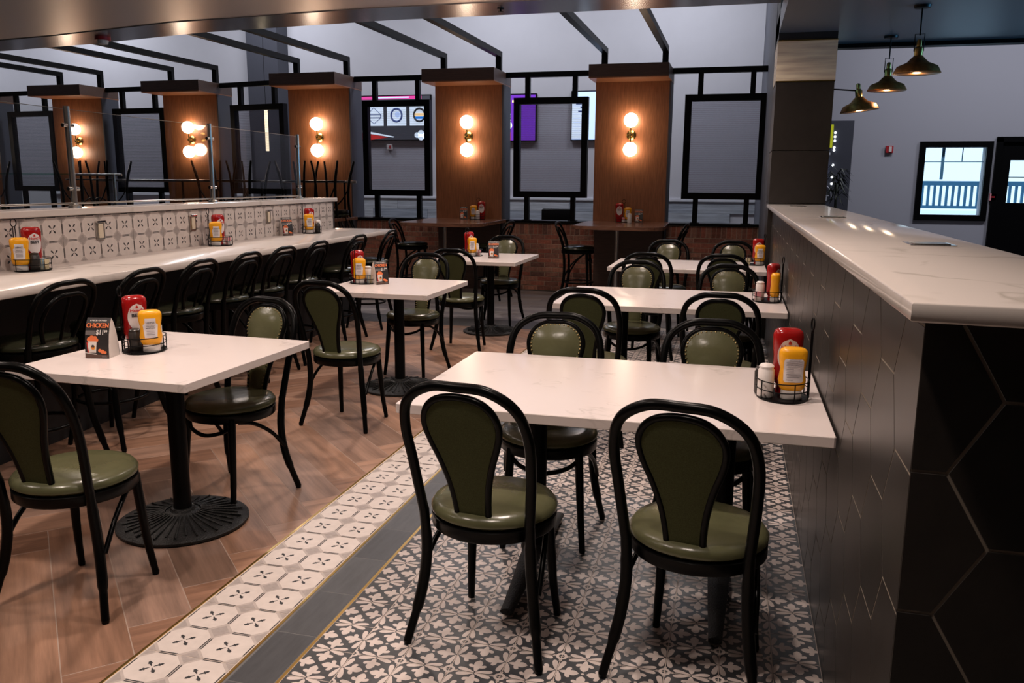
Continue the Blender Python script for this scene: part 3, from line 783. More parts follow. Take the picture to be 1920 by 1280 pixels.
for k in range(60):
    a = random.uniform(0, 2*PI); l = random.uniform(.14, .26); z0 = random.uniform(1.3, 1.7); dz = random.uniform(-.04, .12)
    q = MB(); d = Vector((math.cos(a), math.sin(a), 0)); n_ = Vector((-d.y, d.x, 0))*.013
    pts = [Vector((0, 0, z0)), d*l*.5+Vector((0, 0, z0+dz)), d*l+Vector((0, 0, z0+dz-.10))]
    vs = [pts[0]-n_*.5, pts[0]+n_*.5, pts[1]-n_, pts[1]+n_, pts[2], pts[1]+Vector((0, 0, .004))]
    q.add(vs, [(0, 2, 5), (0, 5, 1), (1, 5, 3), (2, 4, 5), (5, 4, 3)], 'leaf'); q.build('leaf', t)

# pendants
def pendant(loc, label, ceil_z, tilt=0, arm=False):
    t = thing('pendant_lamp', label, 'lamp', loc)
    Rm = Matrix.Rotation(tilt, 4, 'Y'); SCL = Matrix.Diagonal((.86, .86, 1, 1))
    q = MB(); q.lathe([(.203, .0), (.207, .003), (.175, .055), (.095, .085), (.05, .125), (.032, .14)], 'copper_shade' if arm else 'copper_shade', 32, mx=Rm @ SCL)
    q.build('shade', t)
    q = MB(); q.lathe([(.20, .001), (.17, .05), (.09, .08), (.045, .12), (0, .125)], 'shade_inner', 32, mx=Rm @ SCL); q.build('shade_lining', t)
    q = MB(); q.sphere((0, 0, .035), .035, 'bulb_glow', 14, 8)
    for i in range(len(q.v)): q.v[i] = Rm @ q.v[i]
    q.build('bulb', t)
    q = MB(); q.lathe([(.032, .135), (.034, .19), (.028, .2), (.02, .205), (.02, .25), (.012, .26), (0, .26)], 'brass', 16, mx=Rm); q.build('socket', t)
    if not arm:
        q = MB()
        q.tube([(-.035, 0, .17), (-.035, 0, .30), (.035, 0, .30), (.035, 0, .17)], .004, 'black_metal', 6); q.build('yoke', t)
        q = MB(); q.tube([(0, 0, .29), (0, 0, ceil_z-loc[2])], .006, 'black_metal', 8); q.build('stem', t)
        q = MB(); q.lathe([(0, 0), (.065, 0), (.06, -.02), (0, -.024)], 'black_metal', 20, (0, 0, ceil_z-loc[2])); q.build('ceiling_rose', t)
    else:
        q = MB(); q.tube([(-.015, 0, .19), (-.27, 0, .21)], .007, 'black_metal', 8)
        q.lathe([(0, 0), (.05, 0), (.05, .012), (0, .014)], 'black_metal', 16, mx=Matrix.Translation((-.28, 0, .21)) @ Matrix.Rotation(PI/2, 4, 'Y')); q.build('wall_arm', t)
    l = bpy.data.lights.new('pendant_light', 'POINT'); l.energy = 3; l.color = (1, .75, .5); l.shadow_soft_size = .03
    o = bpy.data.objects.new('pendant_light', l); C.objects.link(o); o.parent = t; o.location = (0, 0, -.02)
pendant((1.33, 7.55, 2.385), 'copper barn pendant lamp, largest and nearest of the three', 2.9)
pendant((1.335, 9.0, 2.40), 'copper barn pendant lamp, middle of the three over the lobby side', 2.9)
pendant((1.10, 8.95, 2.21), 'tilted copper barn lamp on an arm from the dark pillar', 2.9, -.12, True)

# ================================================================== CHAIRS
def make_chair(H=0.0, olive=True, name='dining_chair', label='', group=None):
    """H raises the seat for stools"""
    t = thing(name, label, 'chair' if olive else 'stool', group=group)
    zt = .445+H
    q = MB(); q.lathe([(0, zt+.0), (.195, zt), (.211, zt+.012), (.212, zt+.024), (.200, zt+.040), (.17, zt+.050), (.09, zt+.055), (0, zt+.056)], 'olive_vinyl' if olive else 'shaded_olive_vinyl', 36)
    q.build('seat', t)
    q = MB(); q.lathe([(.16, zt-.042), (.205, zt-.042), (.210, zt-.036), (.210, zt-.004), (.205, zt), (.16, zt)], 'black_wood', 36); q.build('seat_ring', t)
    # legs
    for s in (-1, 1):
        q = MB(); f0 = .168+H*.06
        pts = catmull([(s*.142, .135, zt-.02), (s*.150, .148, (zt)*.62), (s*.158, .160, zt*.30), (s*f0, .178+H*.05, .012)], 6)
        q.tube(pts, [.0185, .018, .017, .016, .015, .014, .013], 'black_wood', 10); q.lathe([(0, 0), (.012, 0), (.014, .014), (0, .014)], 'black_metal', 10, (s*f0, .178+H*.05, 0)); q.build('leg', t)
        q = MB(); r0 = .233+H*.02; ry = -.192-H*.06
        pts = catmull([(s*.184, -.156, zt+.03), (s*.184, -.140, zt*.72), (s*.200, -.150, zt*.40), (s*r0, ry, .012)], 9)
        rr = [.018]*len(pts)
        for i, pp in enumerate(pts):
            rr[i] = .0185 if pp.z > .12 else .0145
        rr = [.0168 if pp.z > .40 else v_ for pp, v_ in zip(pts, rr)]; q.tube(pts, rr, 'black_wood', 10); q.lathe([(0, 0), (.012, 0), (.014, .014), (0, .014)], 'black_metal', 10, (s*r0, ry, 0)); q.build('leg', t)
        q = MB(); pts = catmull([(s*.208, -.135, zt*.52), (s*.196, -.06, zt*.72), (s*.175, .03, zt*.86), (s*.150, .10, zt-.045)], 5)
        q.tube(pts, .0095, 'black_wood', 8); q.build('brace', t)
    q = MB(); q.tube(catmull([(-.142, .130, zt-.06), (-.09, .165, zt*.80), (0, .178, zt*.76), (.09, .165, zt*.80), (.142, .130, zt-.06)], 6), .0095, 'black_wood', 8); q.build('stretcher', t)
    if H:
        zz = .26
        ring = [(.195*math.cos(a), .02+.185*math.sin(a), zz) for a in [i*PI/16 for i in range(32)]]
        q = MB(); q.tube(ring, .010, 'black_wood', 8, closed=True); q.build('foot_ring', t)
    # hoop
    def hoop(w, z1, y_lean, r, nm, m='black_wood', zb=None, xb=None):
        zb = zb or zt+.03; xb = xb or .184
        h = z1-zb
        L = [(-xb, -.156, zb-.01), (-w, -.190-y_lean*.2, zb+h*.38), (-w-.004, -.225-y_lean*.5, zb+h*.66), (-w*.88, -.255-y_lean*.8, zb+h*.87), (-w*.48, -.270-y_lean, zb+h*.985), (0, -.275-y_lean, z1)]
        pts = catmull(L+[(-x, y, z) for x, y, z in reversed(L[:-1])], 6)
        q = MB(); q.tube(pts, r, m, 10); return q.build(nm, t)
    top = .925+H
    if H: top = 1.012
    if olive:
        hoop(.201, top, .015, .0166, 'back_hoop')
        HW = [(.455, .052), (.52, .055), (.60, .066), (.68, .088), (.74, .110), (.79, .122), (.83, .118), (.865, .096), (.888, .058), (.896, 0)]
        def yb(z): return -.168-.122*((z-.455)/.44)**1.15
        out = [(-w_, yb(z), z) for z, w_ in HW]+[(w_, yb(z), z) for z, w_ in reversed(HW[:-1])]
        sm = catmull(out, 4)
        q = MB(); q.tube(sm, .0115, 'black_wood', 8); q.tube([sm[0], sm[-1]], .0115, 'black_wood', 8); q.build('panel_frame', t)
        # panel: grid between left and right outline, puffed on the front
        def panel(off, puff, m, nm, shrink):
            q = MB(); NZ, NX = 18, 10; vs = []; fs = []
            zs = [.460+(.888-.460)*i/NZ for i in range(NZ+1)]
            def hwz(z):
                for (za, wa), (zb2, wb2) in zip(HW, HW[1:]):
                    if za <= z <= zb2:
                        tt = (z-za)/(zb2-za); return wa+(wb2-wa)*(tt if wb2 > .08 or wa < .1 else tt**1.5)
                return 0
            for z in zs:
                w_ = max(hwz(z)-shrink, .004)
                for k in range(NX+1):
                    u = -1+2*k/NX; e = (1-abs(u)**2.5); ez = min(1, (z-.455)/.03, (.893-z)/.05)
                    vs.append((u*w_, yb(z)+off+puff*max(e, 0)*max(ez, 0), z))
            for i in range(NZ):
                for k in range(NX):
                    a = i*(NX+1)+k; fs.append((a, a+1, a+NX+2, a+NX+1))
            q.add(vs, fs, m); return q.build(nm, t)
        panel(.008, .020, 'olive_vinyl', 'back_cushion', .004)
        panel(-.006, -.003, 'olive_fabric', 'back_fabric', .002)
        q = MB(); L = 0; last = None
        for i, pnt in enumerate(catmull(out, 8)):
            if last is None or (pnt-last).length > .0155:
                last = pnt; dirv = Vector((-pnt.x, 0, (.72-pnt.z)*.6)); dirv.normalize(); c = pnt+dirv*.012
                q.lathe([(0, .0035), (.004, .002), (.0055, 0)], 'nail_brass', 6, mx=Matrix.Translation((c.x, c.y+.0135, c.z)) @ Matrix.Rotation(-PI/2, 4, 'X'))
        q.build('nail_trim', t)
    else:
        hoop(.19, top, .0, .0140, 'back_hoop')
        hoop(.125, top-.060, -.006, .0110, 'inner_hoop', xb=.085)
        q = MB(); q.tube(catmull([(0, -.17, zt+.02), (0, -.21, zt+.14), (0, -.262, top-.065)], 4), .008, 'black_wood', 8, flat=1.0); q.build('back_slat', t)
    return t

chair0 = make_chair(0, True, 'dining_chair', 'x', 'green bentwood dining chairs')
stool0 = make_chair(.225, False, 'bar_stool', 'x', 'black bentwood stools')
used = {}
def place(proto, x, y, deg, label, group=None):
    if proto.name in used: o = dup(proto)
    else: o = proto; used[proto.name] = 1
    o.location = (x, y, 0); o.rotation_euler = (0, 0, math.radians(deg)); o['label'] = label
    if group: o['group'] = group
    return o
G1 = 'green bentwood dining chairs'
for x, y, d, l in (
    (-.730, 2.56, -7, 'foreground bentwood chair with back to camera, left one at the nearest long table'),
    (-.060, 2.52, -11, 'foreground bentwood chair with back to camera, right one at the nearest long table'),
    (-.73, 3.40, 186, 'green nail-trimmed chair facing camera, left one behind the nearest long table'),
    (-.055, 3.41, 183, 'green nail-trimmed chair facing camera, right one behind the nearest long table'),
    (-.795, 4.90, -3, 'green chair turned away, left one on the near side of the middle long table'),
    (-.04, 4.92, -3, 'green chair turned away, right one on the near side of the middle long table'),
    (-.70, 6.12, 180, 'green bentwood chair facing camera, left one behind the middle long table'),
    (-.01, 6.02, 183, 'green bentwood chair facing camera, right one behind the middle long table'),
    (-.70, 7.45, -2, 'green chair turned away, left one on the near side of the farthest long table'),
    (-.08, 7.50, 0, 'green chair turned away, right one on the near side of the farthest long table'),
    (-.66, 8.62, 180, 'green bentwood chair facing camera, left one behind the farthest long table'),
    (.0, 8.66, 182, 'green chair facing camera by the pillar, right one behind the farthest long table'),
    (-2.285, 2.42, 2, 'green bentwood chair cut by the left frame edge at the nearest square table'),
    (-2.325, 3.47, 167, 'green bentwood chair facing camera at the far side of the nearest square table'),
    (-2.33, 4.76, -6, 'green bentwood chair turned away at the near side of the middle square table'),
    (-2.46, 6.22, 176, 'green bentwood chair facing camera at the far side of the middle square table'),
    (-2.40, 7.28, 0, 'green bentwood chair turned away at the near side of the farthest square table'),
    (-2.43, 8.68, 180, 'green bentwood chair facing camera at the far side of the farthest square table')):
    place(chair0, x, y, d, l, G1)

# bar local frame
BR = math.radians(3.09); BO = (-3.324, 3.17)
def bw(x, y):
    return (BO[0]+x*math.cos(BR)-y*math.sin(BR), BO[1]+x*math.sin(BR)+y*math.cos(BR))
SN = ['eighth from its far end', 'seventh from the far end', 'sixth from the far end', 'fifth from the far end', 'fourth from the far end', 'third from the far end', 'second from the far end', 'at the far end of the counter']
for i, yl in enumerate((.30, .90, 1.48, 2.07, 2.62, 3.24, 4.12, 4.99)):
    x, y = bw(-.12, yl)
    place(stool0, x, y, 90+3.09+random.uniform(-4, 4), 'black stool at the white bar counter, '+SN[i], 'stools along the white bar counter')
for x, y, d, l in ((-4.17, 10.55, -86, 'black bentwood stool left of the wooden booth table under the second column'),
                   (-3.08, 10.60, 86, 'black bentwood stool right of the wooden booth table under the second column'),
                   (-1.93, 10.60, -88, 'black bentwood stool left of the wooden booth table under the first column'),
                   (-.84, 10.65, 84, 'black bentwood stool right of the wooden booth table under the first column')):
    place(stool0, x, y, d, l, 'stools at the booth tables')

# ================================================================== TABLES
def slab_part(t, x0, x1, y0, y1, z1=.76, th=.036, r=.006):
    q = MB(); c = r
    poly = [(x0+c, y0), (x1-c, y0), (x1, y0+c), (x1, y1-c), (x1-c, y1), (x0+c, y1), (x0, y1-c), (x0, y0+c)]
    q.slab(poly, z1-th, z1, 'quartz', .0025); return q.build('tabletop', t, False)
def round_base(t, x=0, y=0, top=.724):
    q = MB(); q.lathe([(0, 0), (.275, 0), (.283, .006), (.283, .016), (.272, .022), (.20, .032), (.09, .050), (.055, .062), (.050, .075), (0, .075)], 'cast_iron', 48, (x, y, 0)); d = q.build('base_disc', t)
    q = MB()
    for k in range(36):
        a = 2*PI*k/36; c, s = math.cos(a), math.sin(a)
        r0, r1 = .075, .235 if k % 2 else .255
        pts = [(x+c*rr, y+s*rr, z+.004) for rr, z in ((r0, .055), (.14, .040), (.20, .032), (r1, .0255))]
        q.tube(pts, .0042, 'cast_iron', 5)
    q.build('radial_rib', d, kind='stuff')
    q = MB(); q.lathe([(.038, .06), (.040, .075), (.038, .09), (.038, top-.03), (.05, top-.02), (.05, top-.008), (0, top-.008)], 'black_metal', 20, (x, y, 0)); q.build('pole', t)
    q = MB(); q.box(x-.22, x+.22, y-.025, y+.025, top-.012, top, 'black_metal'); q.box(x-.025, x+.025, y-.22, y+.22, top-.0125, top-.0005, 'black_metal'); q.build('support_bracket', t, False)
def t_base(t, x, y=0, top=.724):
    for s in (-1, 1):
        q = MB(); pts = [(x, y+s*.02, .085), (x, y+s*.12, .07), (x, y+s*.25, .045), (x, y+s*.40, .026), (x, y+s*.46, .022)]
        q.tube(pts, [.042, .040, .034, .026, .024], 'cast_iron', 10, flat=.55)
        q.lathe([(0, 0), (.022, 0), (.022, .012), (.01, .02), (0, .02)], 'steel', 12, (x, y+s*.43, 0)); q.build('foot', t)
    q = MB(); q.lathe([(0, .05), (.058, .055), (.062, .075), (.055, .11), (.042, .13), (.038, .14), (.038, top-.03), (.05, top-.02), (.05, top-.008), (0, top-.008)], 'black_metal', 20, (x, y, 0)); q.build('pole', t)
    q = MB(); q.box(x-.025, x+.025, y-.30, y+.30, top-.012, top, 'black_metal'); q.build('support_bracket', t, False)
for (ya, yb_, x1, nm) in ((2.63, 3.58, .334, 'nearest'), (5.20, 6.15, .334, 'middle'), (7.62, 8.56, .290, 'farthest')):
    t = thing('long_table', 'long white quartz table against the half wall, %s of the three' % nm, 'table', (-.39, (ya+yb_)/2, 0), group='long white tables')
    h = (yb_-ya)/2; slab_part(t, -1.112+.39, x1+.39, -h, h)
    t_base(t, -.32); t_base(t, .40)
for (x0, x1, ya, yb_, rz, nm) in ((-2.825, -1.965, 2.67, 3.60, -1.5, 'nearest'), (-2.845, -1.99, 5.29, 6.20, 0, 'middle'), (-2.87, -2.01, 7.73, 8.74, 0, 'farthest')):
    cx, cy = (x0+x1)/2, (ya+yb_)/2
    t = thing('square_table', 'square white quartz table on a round iron base, %s of the three' % nm, 'table', (cx, cy, 0), math.radians(rz), group='square white tables')
    slab_part(t, x0-cx, x1-cx, ya-cy, yb_-cy); round_base(t, .06, -.06)
for cx, nm in ((-3.665, 'second'), (-1.40, 'first')):
    t = thing('booth_table', 'high wooden table fixed to the %s column from the right' % nm, 'table', (cx, 10.0, 0))
    q = MB(); poly = []
    for (ax, ay, a0) in ((.53, 1.46, 0), (-.53, 1.46, PI/2), (-.30, .30, PI), (.33, .25, 1.5*PI)):
        r = .02 if ay > 1 else .25
        for k in range(6):
            a = a0+PI/2*k/5; poly.append((ax+r*math.cos(a), ay+r*math.sin(a)))
    q.slab(poly, .955, 1.0, 'booth_top', .003); q.build('tabletop', t, False)
    q = MB(); q.tube([(-.02, .5, .012), (-.02, .5, .955)], .026, 'steel', 14); q.lathe([(0, 0), (.2, 0), (.2, .01), (.03, .02), (0, .02)], 'steel', 28, (-.02, .5, 0)); q.build('leg', t)

# ================================================================== BAR ALONG THE LEFT
def barthing(name, label, cat): return thing(name, label, cat, (BO[0], BO[1], 0), BR)
t = barw = barthing('bar_wall', 'low wall faced with octagon cement tiles behind the white bar counter', 'half wall')
q = MB(); q.box(-.86, -.672, -3.3, 5.42, 0, 1.29, 'dark_paint'); q.build('wall_core', t, False)
wt = octo_tile(2, 2, .172, .152, 0, .006); wt.name = 'wall_tile'
FW = Matrix(((0, 0, 1, -.668), (1, 0, 0, 0), (0, 1, 0, 0), (0, 0, 0, 1)))
for k in range(-9, 16):
    y0 = .212+k*.344
    if y0+.344 > 5.43 or y0 < -3.2: continue
    inst('wall_tile', wt, t, FW @ Matrix.Translation((y0, .984, 0)))
q = MB(); q.slab([(-.90, -3.3), (-.645, -3.3), (-.645, 5.45), (-.90, 5.45)], 1.292, 1.333, 'marble_quartz', .004); q.build('wall_cap', t, False, label='white stone cap')
q = MB(); q.slab([(-.666, -3.3), (0, -3.3), (0, 5.47), (-.86, 5.47), (-.86, 5.425), (-.666, 5.425)], .955, 1.0, 'marble_quartz', .004)
o = q.build('bar_counter'); o.location = (BO[0], BO[1], 0); o.rotation_euler = (0, 0, BR); tag(o, 'long white stone bar counter along the octagon tiled wall', 'counter')
q = MB(); q.box(-.668, -.42, -3.3, 5.3, .0, .953, 'dark_paint'); q.build('base_panel', barw, False)
# outlets
for k, (yl, w) in enumerate(((1.583, 'nearest'), (2.661, 'middle'), (3.893, 'farthest'))):
    x, y = bw(-.667, yl)
    t = thing('wall_outlet', 'chrome framed outlet on the octagon tile wall, %s of the three' % w, 'outlet', (x, y, 1.185), BR)
    q = MB(); q.box(0, .010, -.040, .040, -.062, .055, 'steel', .002); q.box(.0, .022, -.042, .042, .050, .064, 'chrome', .002); q.build('frame', t, False)
    q = MB(); q.box(.010, .014, -.022, .022, -.050, .044, 'outlet_cream', .001); q.build('face', t, False)
# glass guard on the cap
posts = (-1.5, 0.05, 1.507, 3.165, 4.791)
t = barthing('glass_guard', 'clear glass guard panels on steel posts above the octagon tiled wall', 'glass partition')
for yl in posts:
    q = MB(); q.tube([(-.775, yl, 1.334), (-.775, yl, 1.975)], .019, 'steel', 14); q.lathe([(0, 0), (.042, 0), (.040, .012), (.022, .02), (.02, .03), (0, .03)], 'steel', 18, (-.775, yl, 1.333)); q.build('post', t)
    for z in (1.455, 1.855):
        q = MB(); q.tube([(-.775, yl-.048, z), (-.775, yl+.048, z)], .013, 'chrome', 10); q.build('clamp', t)
for a, b2 in zip(posts, posts[1:]):
    q = MB(); q.box(-.779, -.771, a+.03, b2-.03, 1.375, 1.955, 'clear_glass'); q.build('glass_panel', t, False)
    q = MB(); q.box(-.7795, -.7705, a+.03, b2-.03, 1.955, 1.9575, 'steel'); q.build('polished_edge', t, False)
q = MB(); q.tube([(-.775, -1.5, 1.362), (-.775, 4.79, 1.362)], .006, 'steel', 6); q.build('bottom_channel', t)

# ---- things beyond the glass: hand rail, second guard, upturned chairs on tables
t = thing('hand_rail', 'long chrome hand rail behind the glass guard in front of the wood columns', 'rail', (0, 10.9, 0))
q = MB(); q.tube([(-9.4, 0, 1.50), (-5.12, 0, 1.50)], .018, 'steel', 10); q.build('rail', t)
for x in (-9.2, -7.9, -6.6, -5.3):
    q = MB(); q.tube([(x, 0, 0), (x, 0, 1.5)], .016, 'black_metal', 8); q.build('post', t)
t = thing('glass_balustrade', 'second lower glass balustrade with steel posts far behind the bar', 'glass partition', (0, 9.0, 0))
for x in (-7.5, -8.1, -9.3, -10.5):
    q = MB(); q.tube([(x, 0, 0), (x, 0, 1.58)], .02, 'steel', 10); q.build('post', t)
q = MB(); q.box(-10.5, -8.13, -.005, .005, .3, 1.57, 'clear_glass'); q.build('glass_panel', t, False)
q = MB(); q.box(-10.5, -8.13, -.006, .006, 1.57, 1.582, 'green_glass'); q.build('glass_edge', t, False)
q = MB(); q.tube([(-8.1, 0, 1.57), (-7.4, .02, 1.57)], .014, 'steel', 8); q.build('top_rail', t)
ff = MB(); ff.box(-.4, .4, -.4, .4, 1.0, 1.04, 'booth_top', .003)
def dark_table(x, y, w):
    t = thing('high_table', 'dark high table carrying upturned chairs behind the glass, '+w, 'table', (x, y, 0))
    q = MB(); q.box(-.42, .42, -.36, .36, 1.0, 1.04, 'booth_top', .003); q.build('tabletop', t, False)
    q = MB(); q.lathe([(0, 0), (.25, 0), (.25, .015), (.04, .04), (.035, 1.0), (0, 1.0)], 'black_metal', 20); q.build('pedestal', t)
ups = []
for (x, y, w) in ((-5.35, 10.15, 'closest to the brick wall'), (-6.55, 10.1, 'second from the brick wall'), (-8.75, 10.1, 'third from the brick wall'), (-10.9, 10.15, 'farthest left')):
    dark_table(x, y, w)
    for s, sd in ((-1, 'left'), (1, 'right')):
        o = dup(stool0); o['label'] = 'upturned black stool on the %s of the high table %s' % (sd, w); o['group'] = 'upturned stools behind the glass'
        o.rotation_euler = (PI, 0, -s*PI/2); o.location = (x+s*.235, y, 1.04+.727)
        # scaled seat height keeps the seat on the tabletop
# ================================================================== CONDIMENTS
def super_ring(a, b_, e, n=24):
    out = []
    for i in range(n):
        t_ = 2*PI*i/n; c, s = math.cos(t_), math.sin(t_)
        out.append((a*math.copysign(abs(c)**(2/e), c), b_*math.copysign(abs(s)**(2/e), s)))
    return out
def loft(q, secs, m, n=24, e=2.8):
    vs = []; fs = []
    for z, a, b_ in secs:
        vs += [(x, y, z) for x, y in super_ring(a, b_, e, n)]
    K = len(secs)
    for k in range(K-1):
        for i in range(n):
            j = (i+1) % n; fs.append((k*n+i, k*n+j, (k+1)*n+j, (k+1)*n+i))
    fs.append(tuple(range(n-1, -1, -1))); fs.append(tuple((K-1)*n+i for i in range(n)))
    q.add(vs, fs, m)
def patch(q, secs, m, w, z0, z1, off=.0008, shape='rect', ydir=-1):
    """label following the front of a bottle"""
    NZ, NX = 12, 10; vs = []; fs = []
    def dims(z):
        for (za, a1, b1), (zb, a2, b2) in zip(secs, secs[1:]):
            if za <= z <= zb:
                t_ = (z-za)/(zb-za+1e-9); return a1+(a2-a1)*t_, b1+(b2-b1)*t_
        return secs[-1][1], secs[-1][2]
    for i in range(NZ+1):
        z = z0+(z1-z0)*i/NZ; a, b_ = dims(z); f = 2*(i/NZ)-1
        ww = w*(math.sqrt(max(1-f*f, 0.0)) if shape == 'oval' else (1 if abs(f) < .86 else .86) if shape == 'rect' else (.70+.22*(f+1)/2 if f < .45 else .62))
        for k in range(NX+1):
            u = (-1+2*k/NX)*ww; x = min(max(u, -a*.97), a*.97)
            y = b_*(1-min(1, abs(x)/a)**2.8)**(1/2.8)
            vs.append((x, ydir*(y+off), z))
    for i in range(NZ):
        for k in range(NX):
            p0 = i*(NX+1)+k; fs.append((p0, p0+1, p0+NX+2, p0+NX+1))
    q.add(vs, fs, m)
KET = [(.028, .024, .020), (.036, .030, .023), (.06, .034, .024), (.11, .033, .023), (.15, .036, .025), (.176, .037, .026), (.187, .0355, .0245), (.194, .032, .0215), (.199, .026, .017), (.201, .018, .010)]
MUS = [(.030, .026, .019), (.038, .031, .022), (.06, .034, .024), (.095, .030, .021), (.125, .034, .023), (.146, .0352, .023), (.155, .0338, .0218), (.161, .030, .019), (.165, .024, .014), (.1665, .015, .008)]
def proto_ketchup():
    t = thing('ketchup_bottle', 'x', 'bottle', group='red ketchup bottles')
    q = MB(); loft(q, KET, 'ketchup_red'); b0 = q.build('body', t)
    q = MB(); q.lathe([(0, 0), (.024, 0), (.025, .003), (.024, .027), (0, .028)], 'ketchup_red', 20, sx=1, sy=.85); q.build('cap', t)
    q = MB(); patch(q, KET, 'label_white', .027, .070, .172, shape='oval'); lb = q.build('label', t)
    lettering('lettering', "Hunt's", .0165, 'label_red', lb, (0, -.0275, .146), (1, 0, 0), (0, 0, 1), bold=.02)
    lettering('lettering', 'BEST', .0165, 'ink', lb, (0, -.0270, .128), (1, 0, 0), (0, 0, 1), bold=.03)
    q = MB(); q.slab([(-.004, .155), (.004, .155), (.003, .162), (0, .166), (-.003, .162)], 0, .0004, 'label_red', 0, mx=Matrix.Translation((0, -.0275, 0)) @ Matrix.Rotation(PI/2, 4, 'X')); q.build('emblem', lb, False)
    return t
def proto_mustard(back=False):
    t = thing('mustard_bottle', 'x', 'bottle', group='yellow mustard bottles')
    q = MB(); loft(q, MUS, 'mustard'); q.build('body', t)
    q = MB(); q.lathe([(0, 0), (.025, 0), (.0265, .003), (.0255, .029), (0, .03)], 'plastic_white', 20, sx=1, sy=.82); q.build('cap', t)
    q = MB()
    if back:
        patch(q, MUS, 'label_white', .024, .058, .132); lb = q.build('label', t)
        q = MB()
        for z, w in ((.128, .013), (.122, .019), (.117, .018), (.112, .019), (.107, .014), (.100, .009), (.095, .009), (.090, .009), (.084, .018), (.079, .019), (.074, .016), (.066, .008)):
            x0 = -.018 if w < .01 else -w
            q.box(x0, x0+2*w if w >= .01 else x0+.018, -.0255, -.0252, z-.0007, z+.0007, 'ink_grey')
        q.build('fine_print', lb, False)
    else:
        patch(q, MUS, 'label_white', .026, .058, .135, shape='key'); lb = q.build('label', t)
        lettering('lettering', 'HEINZ', .0095, 'ink', lb, (0, -.0262, .118), (1, 0, 0), (0, 0, 1)); lettering('lettering', 'YELLOW', .0062, 'ink', lb, (0, -.0262, .104), (1, 0, 0), (0, 0, 1)); lettering('lettering', 'MUSTARD', .0062, 'ink', lb, (0, -.0262, .096), (1, 0, 0), (0, 0, 1))
        q = MB()
        for z in (.084, .078, .072): q.box(-.012, .012, -.0256, -.0252, z-.0007, z+.0007, 'ink_grey')
        q.build('fine_print', lb, False)
    return t
def proto_shaker(m, name, lab, r=.022, h=.082):
    t = thing(name, 'x', 'shaker', group=lab)
    q = MB(); q.lathe([(0, 0), (r*.92, 0), (r, .004), (r, h-.012), (r*.85, h-.008), (r*.85, h-.006), (0, h-.006)], m, 18); q.build('body', t)
    q = MB(); q.lathe([(0, h-.006), (r*.9, h-.006), (r*.92, h-.002), (r*.7, h+.003), (0, h+.005)], 'plastic_white' if m != 'pepper' else 'pepper', 18); q.build('lid', t)
    return t
def proto_packets(m1, m2):
    t = thing('sugar_packets', 'x', 'packets', group='sweetener packets in the caddies')
    for k in range(6):
        q = MB(); a = random.uniform(-.12, .12)
        q.box(-.020, .020, -.0012, .0012, 0, .062, m1 if k % 2 else m2, mx=Matrix.Translation((0, -.012+k*.0048, .0)) @ Matrix.Rotation(a, 4, 'X')); q.build('packet', t, False)
    return t
def proto_caddy():
    t = thing('condiment_caddy', 'x', 'caddy', group='black wire condiment caddies')
    q = MB(); q.lathe([(0, 0), (.083, 0), (.086, .003), (.086, .008), (.080, .005), (0, .005)], 'black_metal', 32, sx=1.08, sy=.9); q.build('tray', t)
    for z in (.036, .066):
        ring = [(.090*1.04*math.cos(a), .090*.87*math.sin(a), z) for a in [i*PI/20 for i in range(40)]]
        q = MB(); q.tube(ring, .0019, 'black_metal', 6, closed=True); q.build('wire_rail', t)
    for a in (-1.05, -1.8, .3, 2.8, 1.2, 1.95):
        q = MB(); x, y = .090*1.04*math.cos(a), .090*.87*math.sin(a); q.tube([(x, y, .004), (x, y, .066)], .0019, 'black_metal', 6); q.build('upright_wire', t)
    q = MB()
    for s in (-1, 1): q.tube([(s*.010, .079, .004), (s*.008, .079, .235)], .0024, 'black_metal', 6)
    q.tube([(.021*math.cos(a), .079, .255+.021*math.sin(a)) for a in [i*PI/10 for i in range(20)]], .0026, 'black_metal', 6, closed=True)
    q.build('handle', t)
    return t
ket0, mus0, mus1 = proto_ketchup(), proto_mustard(), proto_mustard(True)
salt0 = proto_shaker('plastic_white', 'salt_shaker', 'white salt shakers'); pep0 = proto_shaker('pepper', 'pepper_shaker', 'black pepper shakers')
pkp, pkb = proto_packets('packet_pink', 'card_white'), proto_packets('packet_blue', 'packet_cream')
cad0 = proto_caddy()
for o_, sc_ in ((ket0, (1.45, 1.3, 1.2)), (mus0, (1.4, 1.3, 1.12)), (mus1, (1.4, 1.3, 1.12)), (salt0, (1.3, 1.3, 1.4)), (pep0, (1.2, 1.2, 1.15)), (cad0, (1.16, 1.16, 1.06))): o_.scale = sc_
def put(proto, x, y, z, deg, label):
    if proto.name in used: o = dup(proto)
    else: o = proto; used[proto.name] = 1
    o.location = (x, y, z); o.rotation_euler = (0, 0, math.radians(deg)); o['label'] = label; return o
def caddy_set(x, y, z, deg, where, items):
    put(cad0, x, y, z, deg, 'black wire condiment caddy '+where)
    c, s = math.cos(math.radians(deg)), math.sin(math.radians(deg))
    for pr, dx, dy, face, desc in items:
        dx *= 1.17; dy *= 1.17
        put(pr, x+dx*c-dy*s, y+dx*s+dy*c, z+.0055, face, desc+' in the caddy '+where)
K = 'red upside-down ketchup bottle'; U = 'yellow upside-down mustard bottle'
caddy_set(.195, 3.10, .76, -84, 'on the nearest long table', [(ket0, -.040, .016, 8, K), (mus1, .030, .022, 5, U), (salt0, .016, -.052, 0, 'white salt shaker'), (pep0, -.028, -.058, 0, 'black pepper shaker')])
caddy_set(.225, 5.70, .76, -80, 'on the middle long table', [(ket0, -.030, .035, 60, K), (mus0, .036, .034, 85, U), (pkp, .015, -.052, 5, 'pink and white sweetener packets'), (salt0, -.045, -.030, 0, 'white salt shaker')])
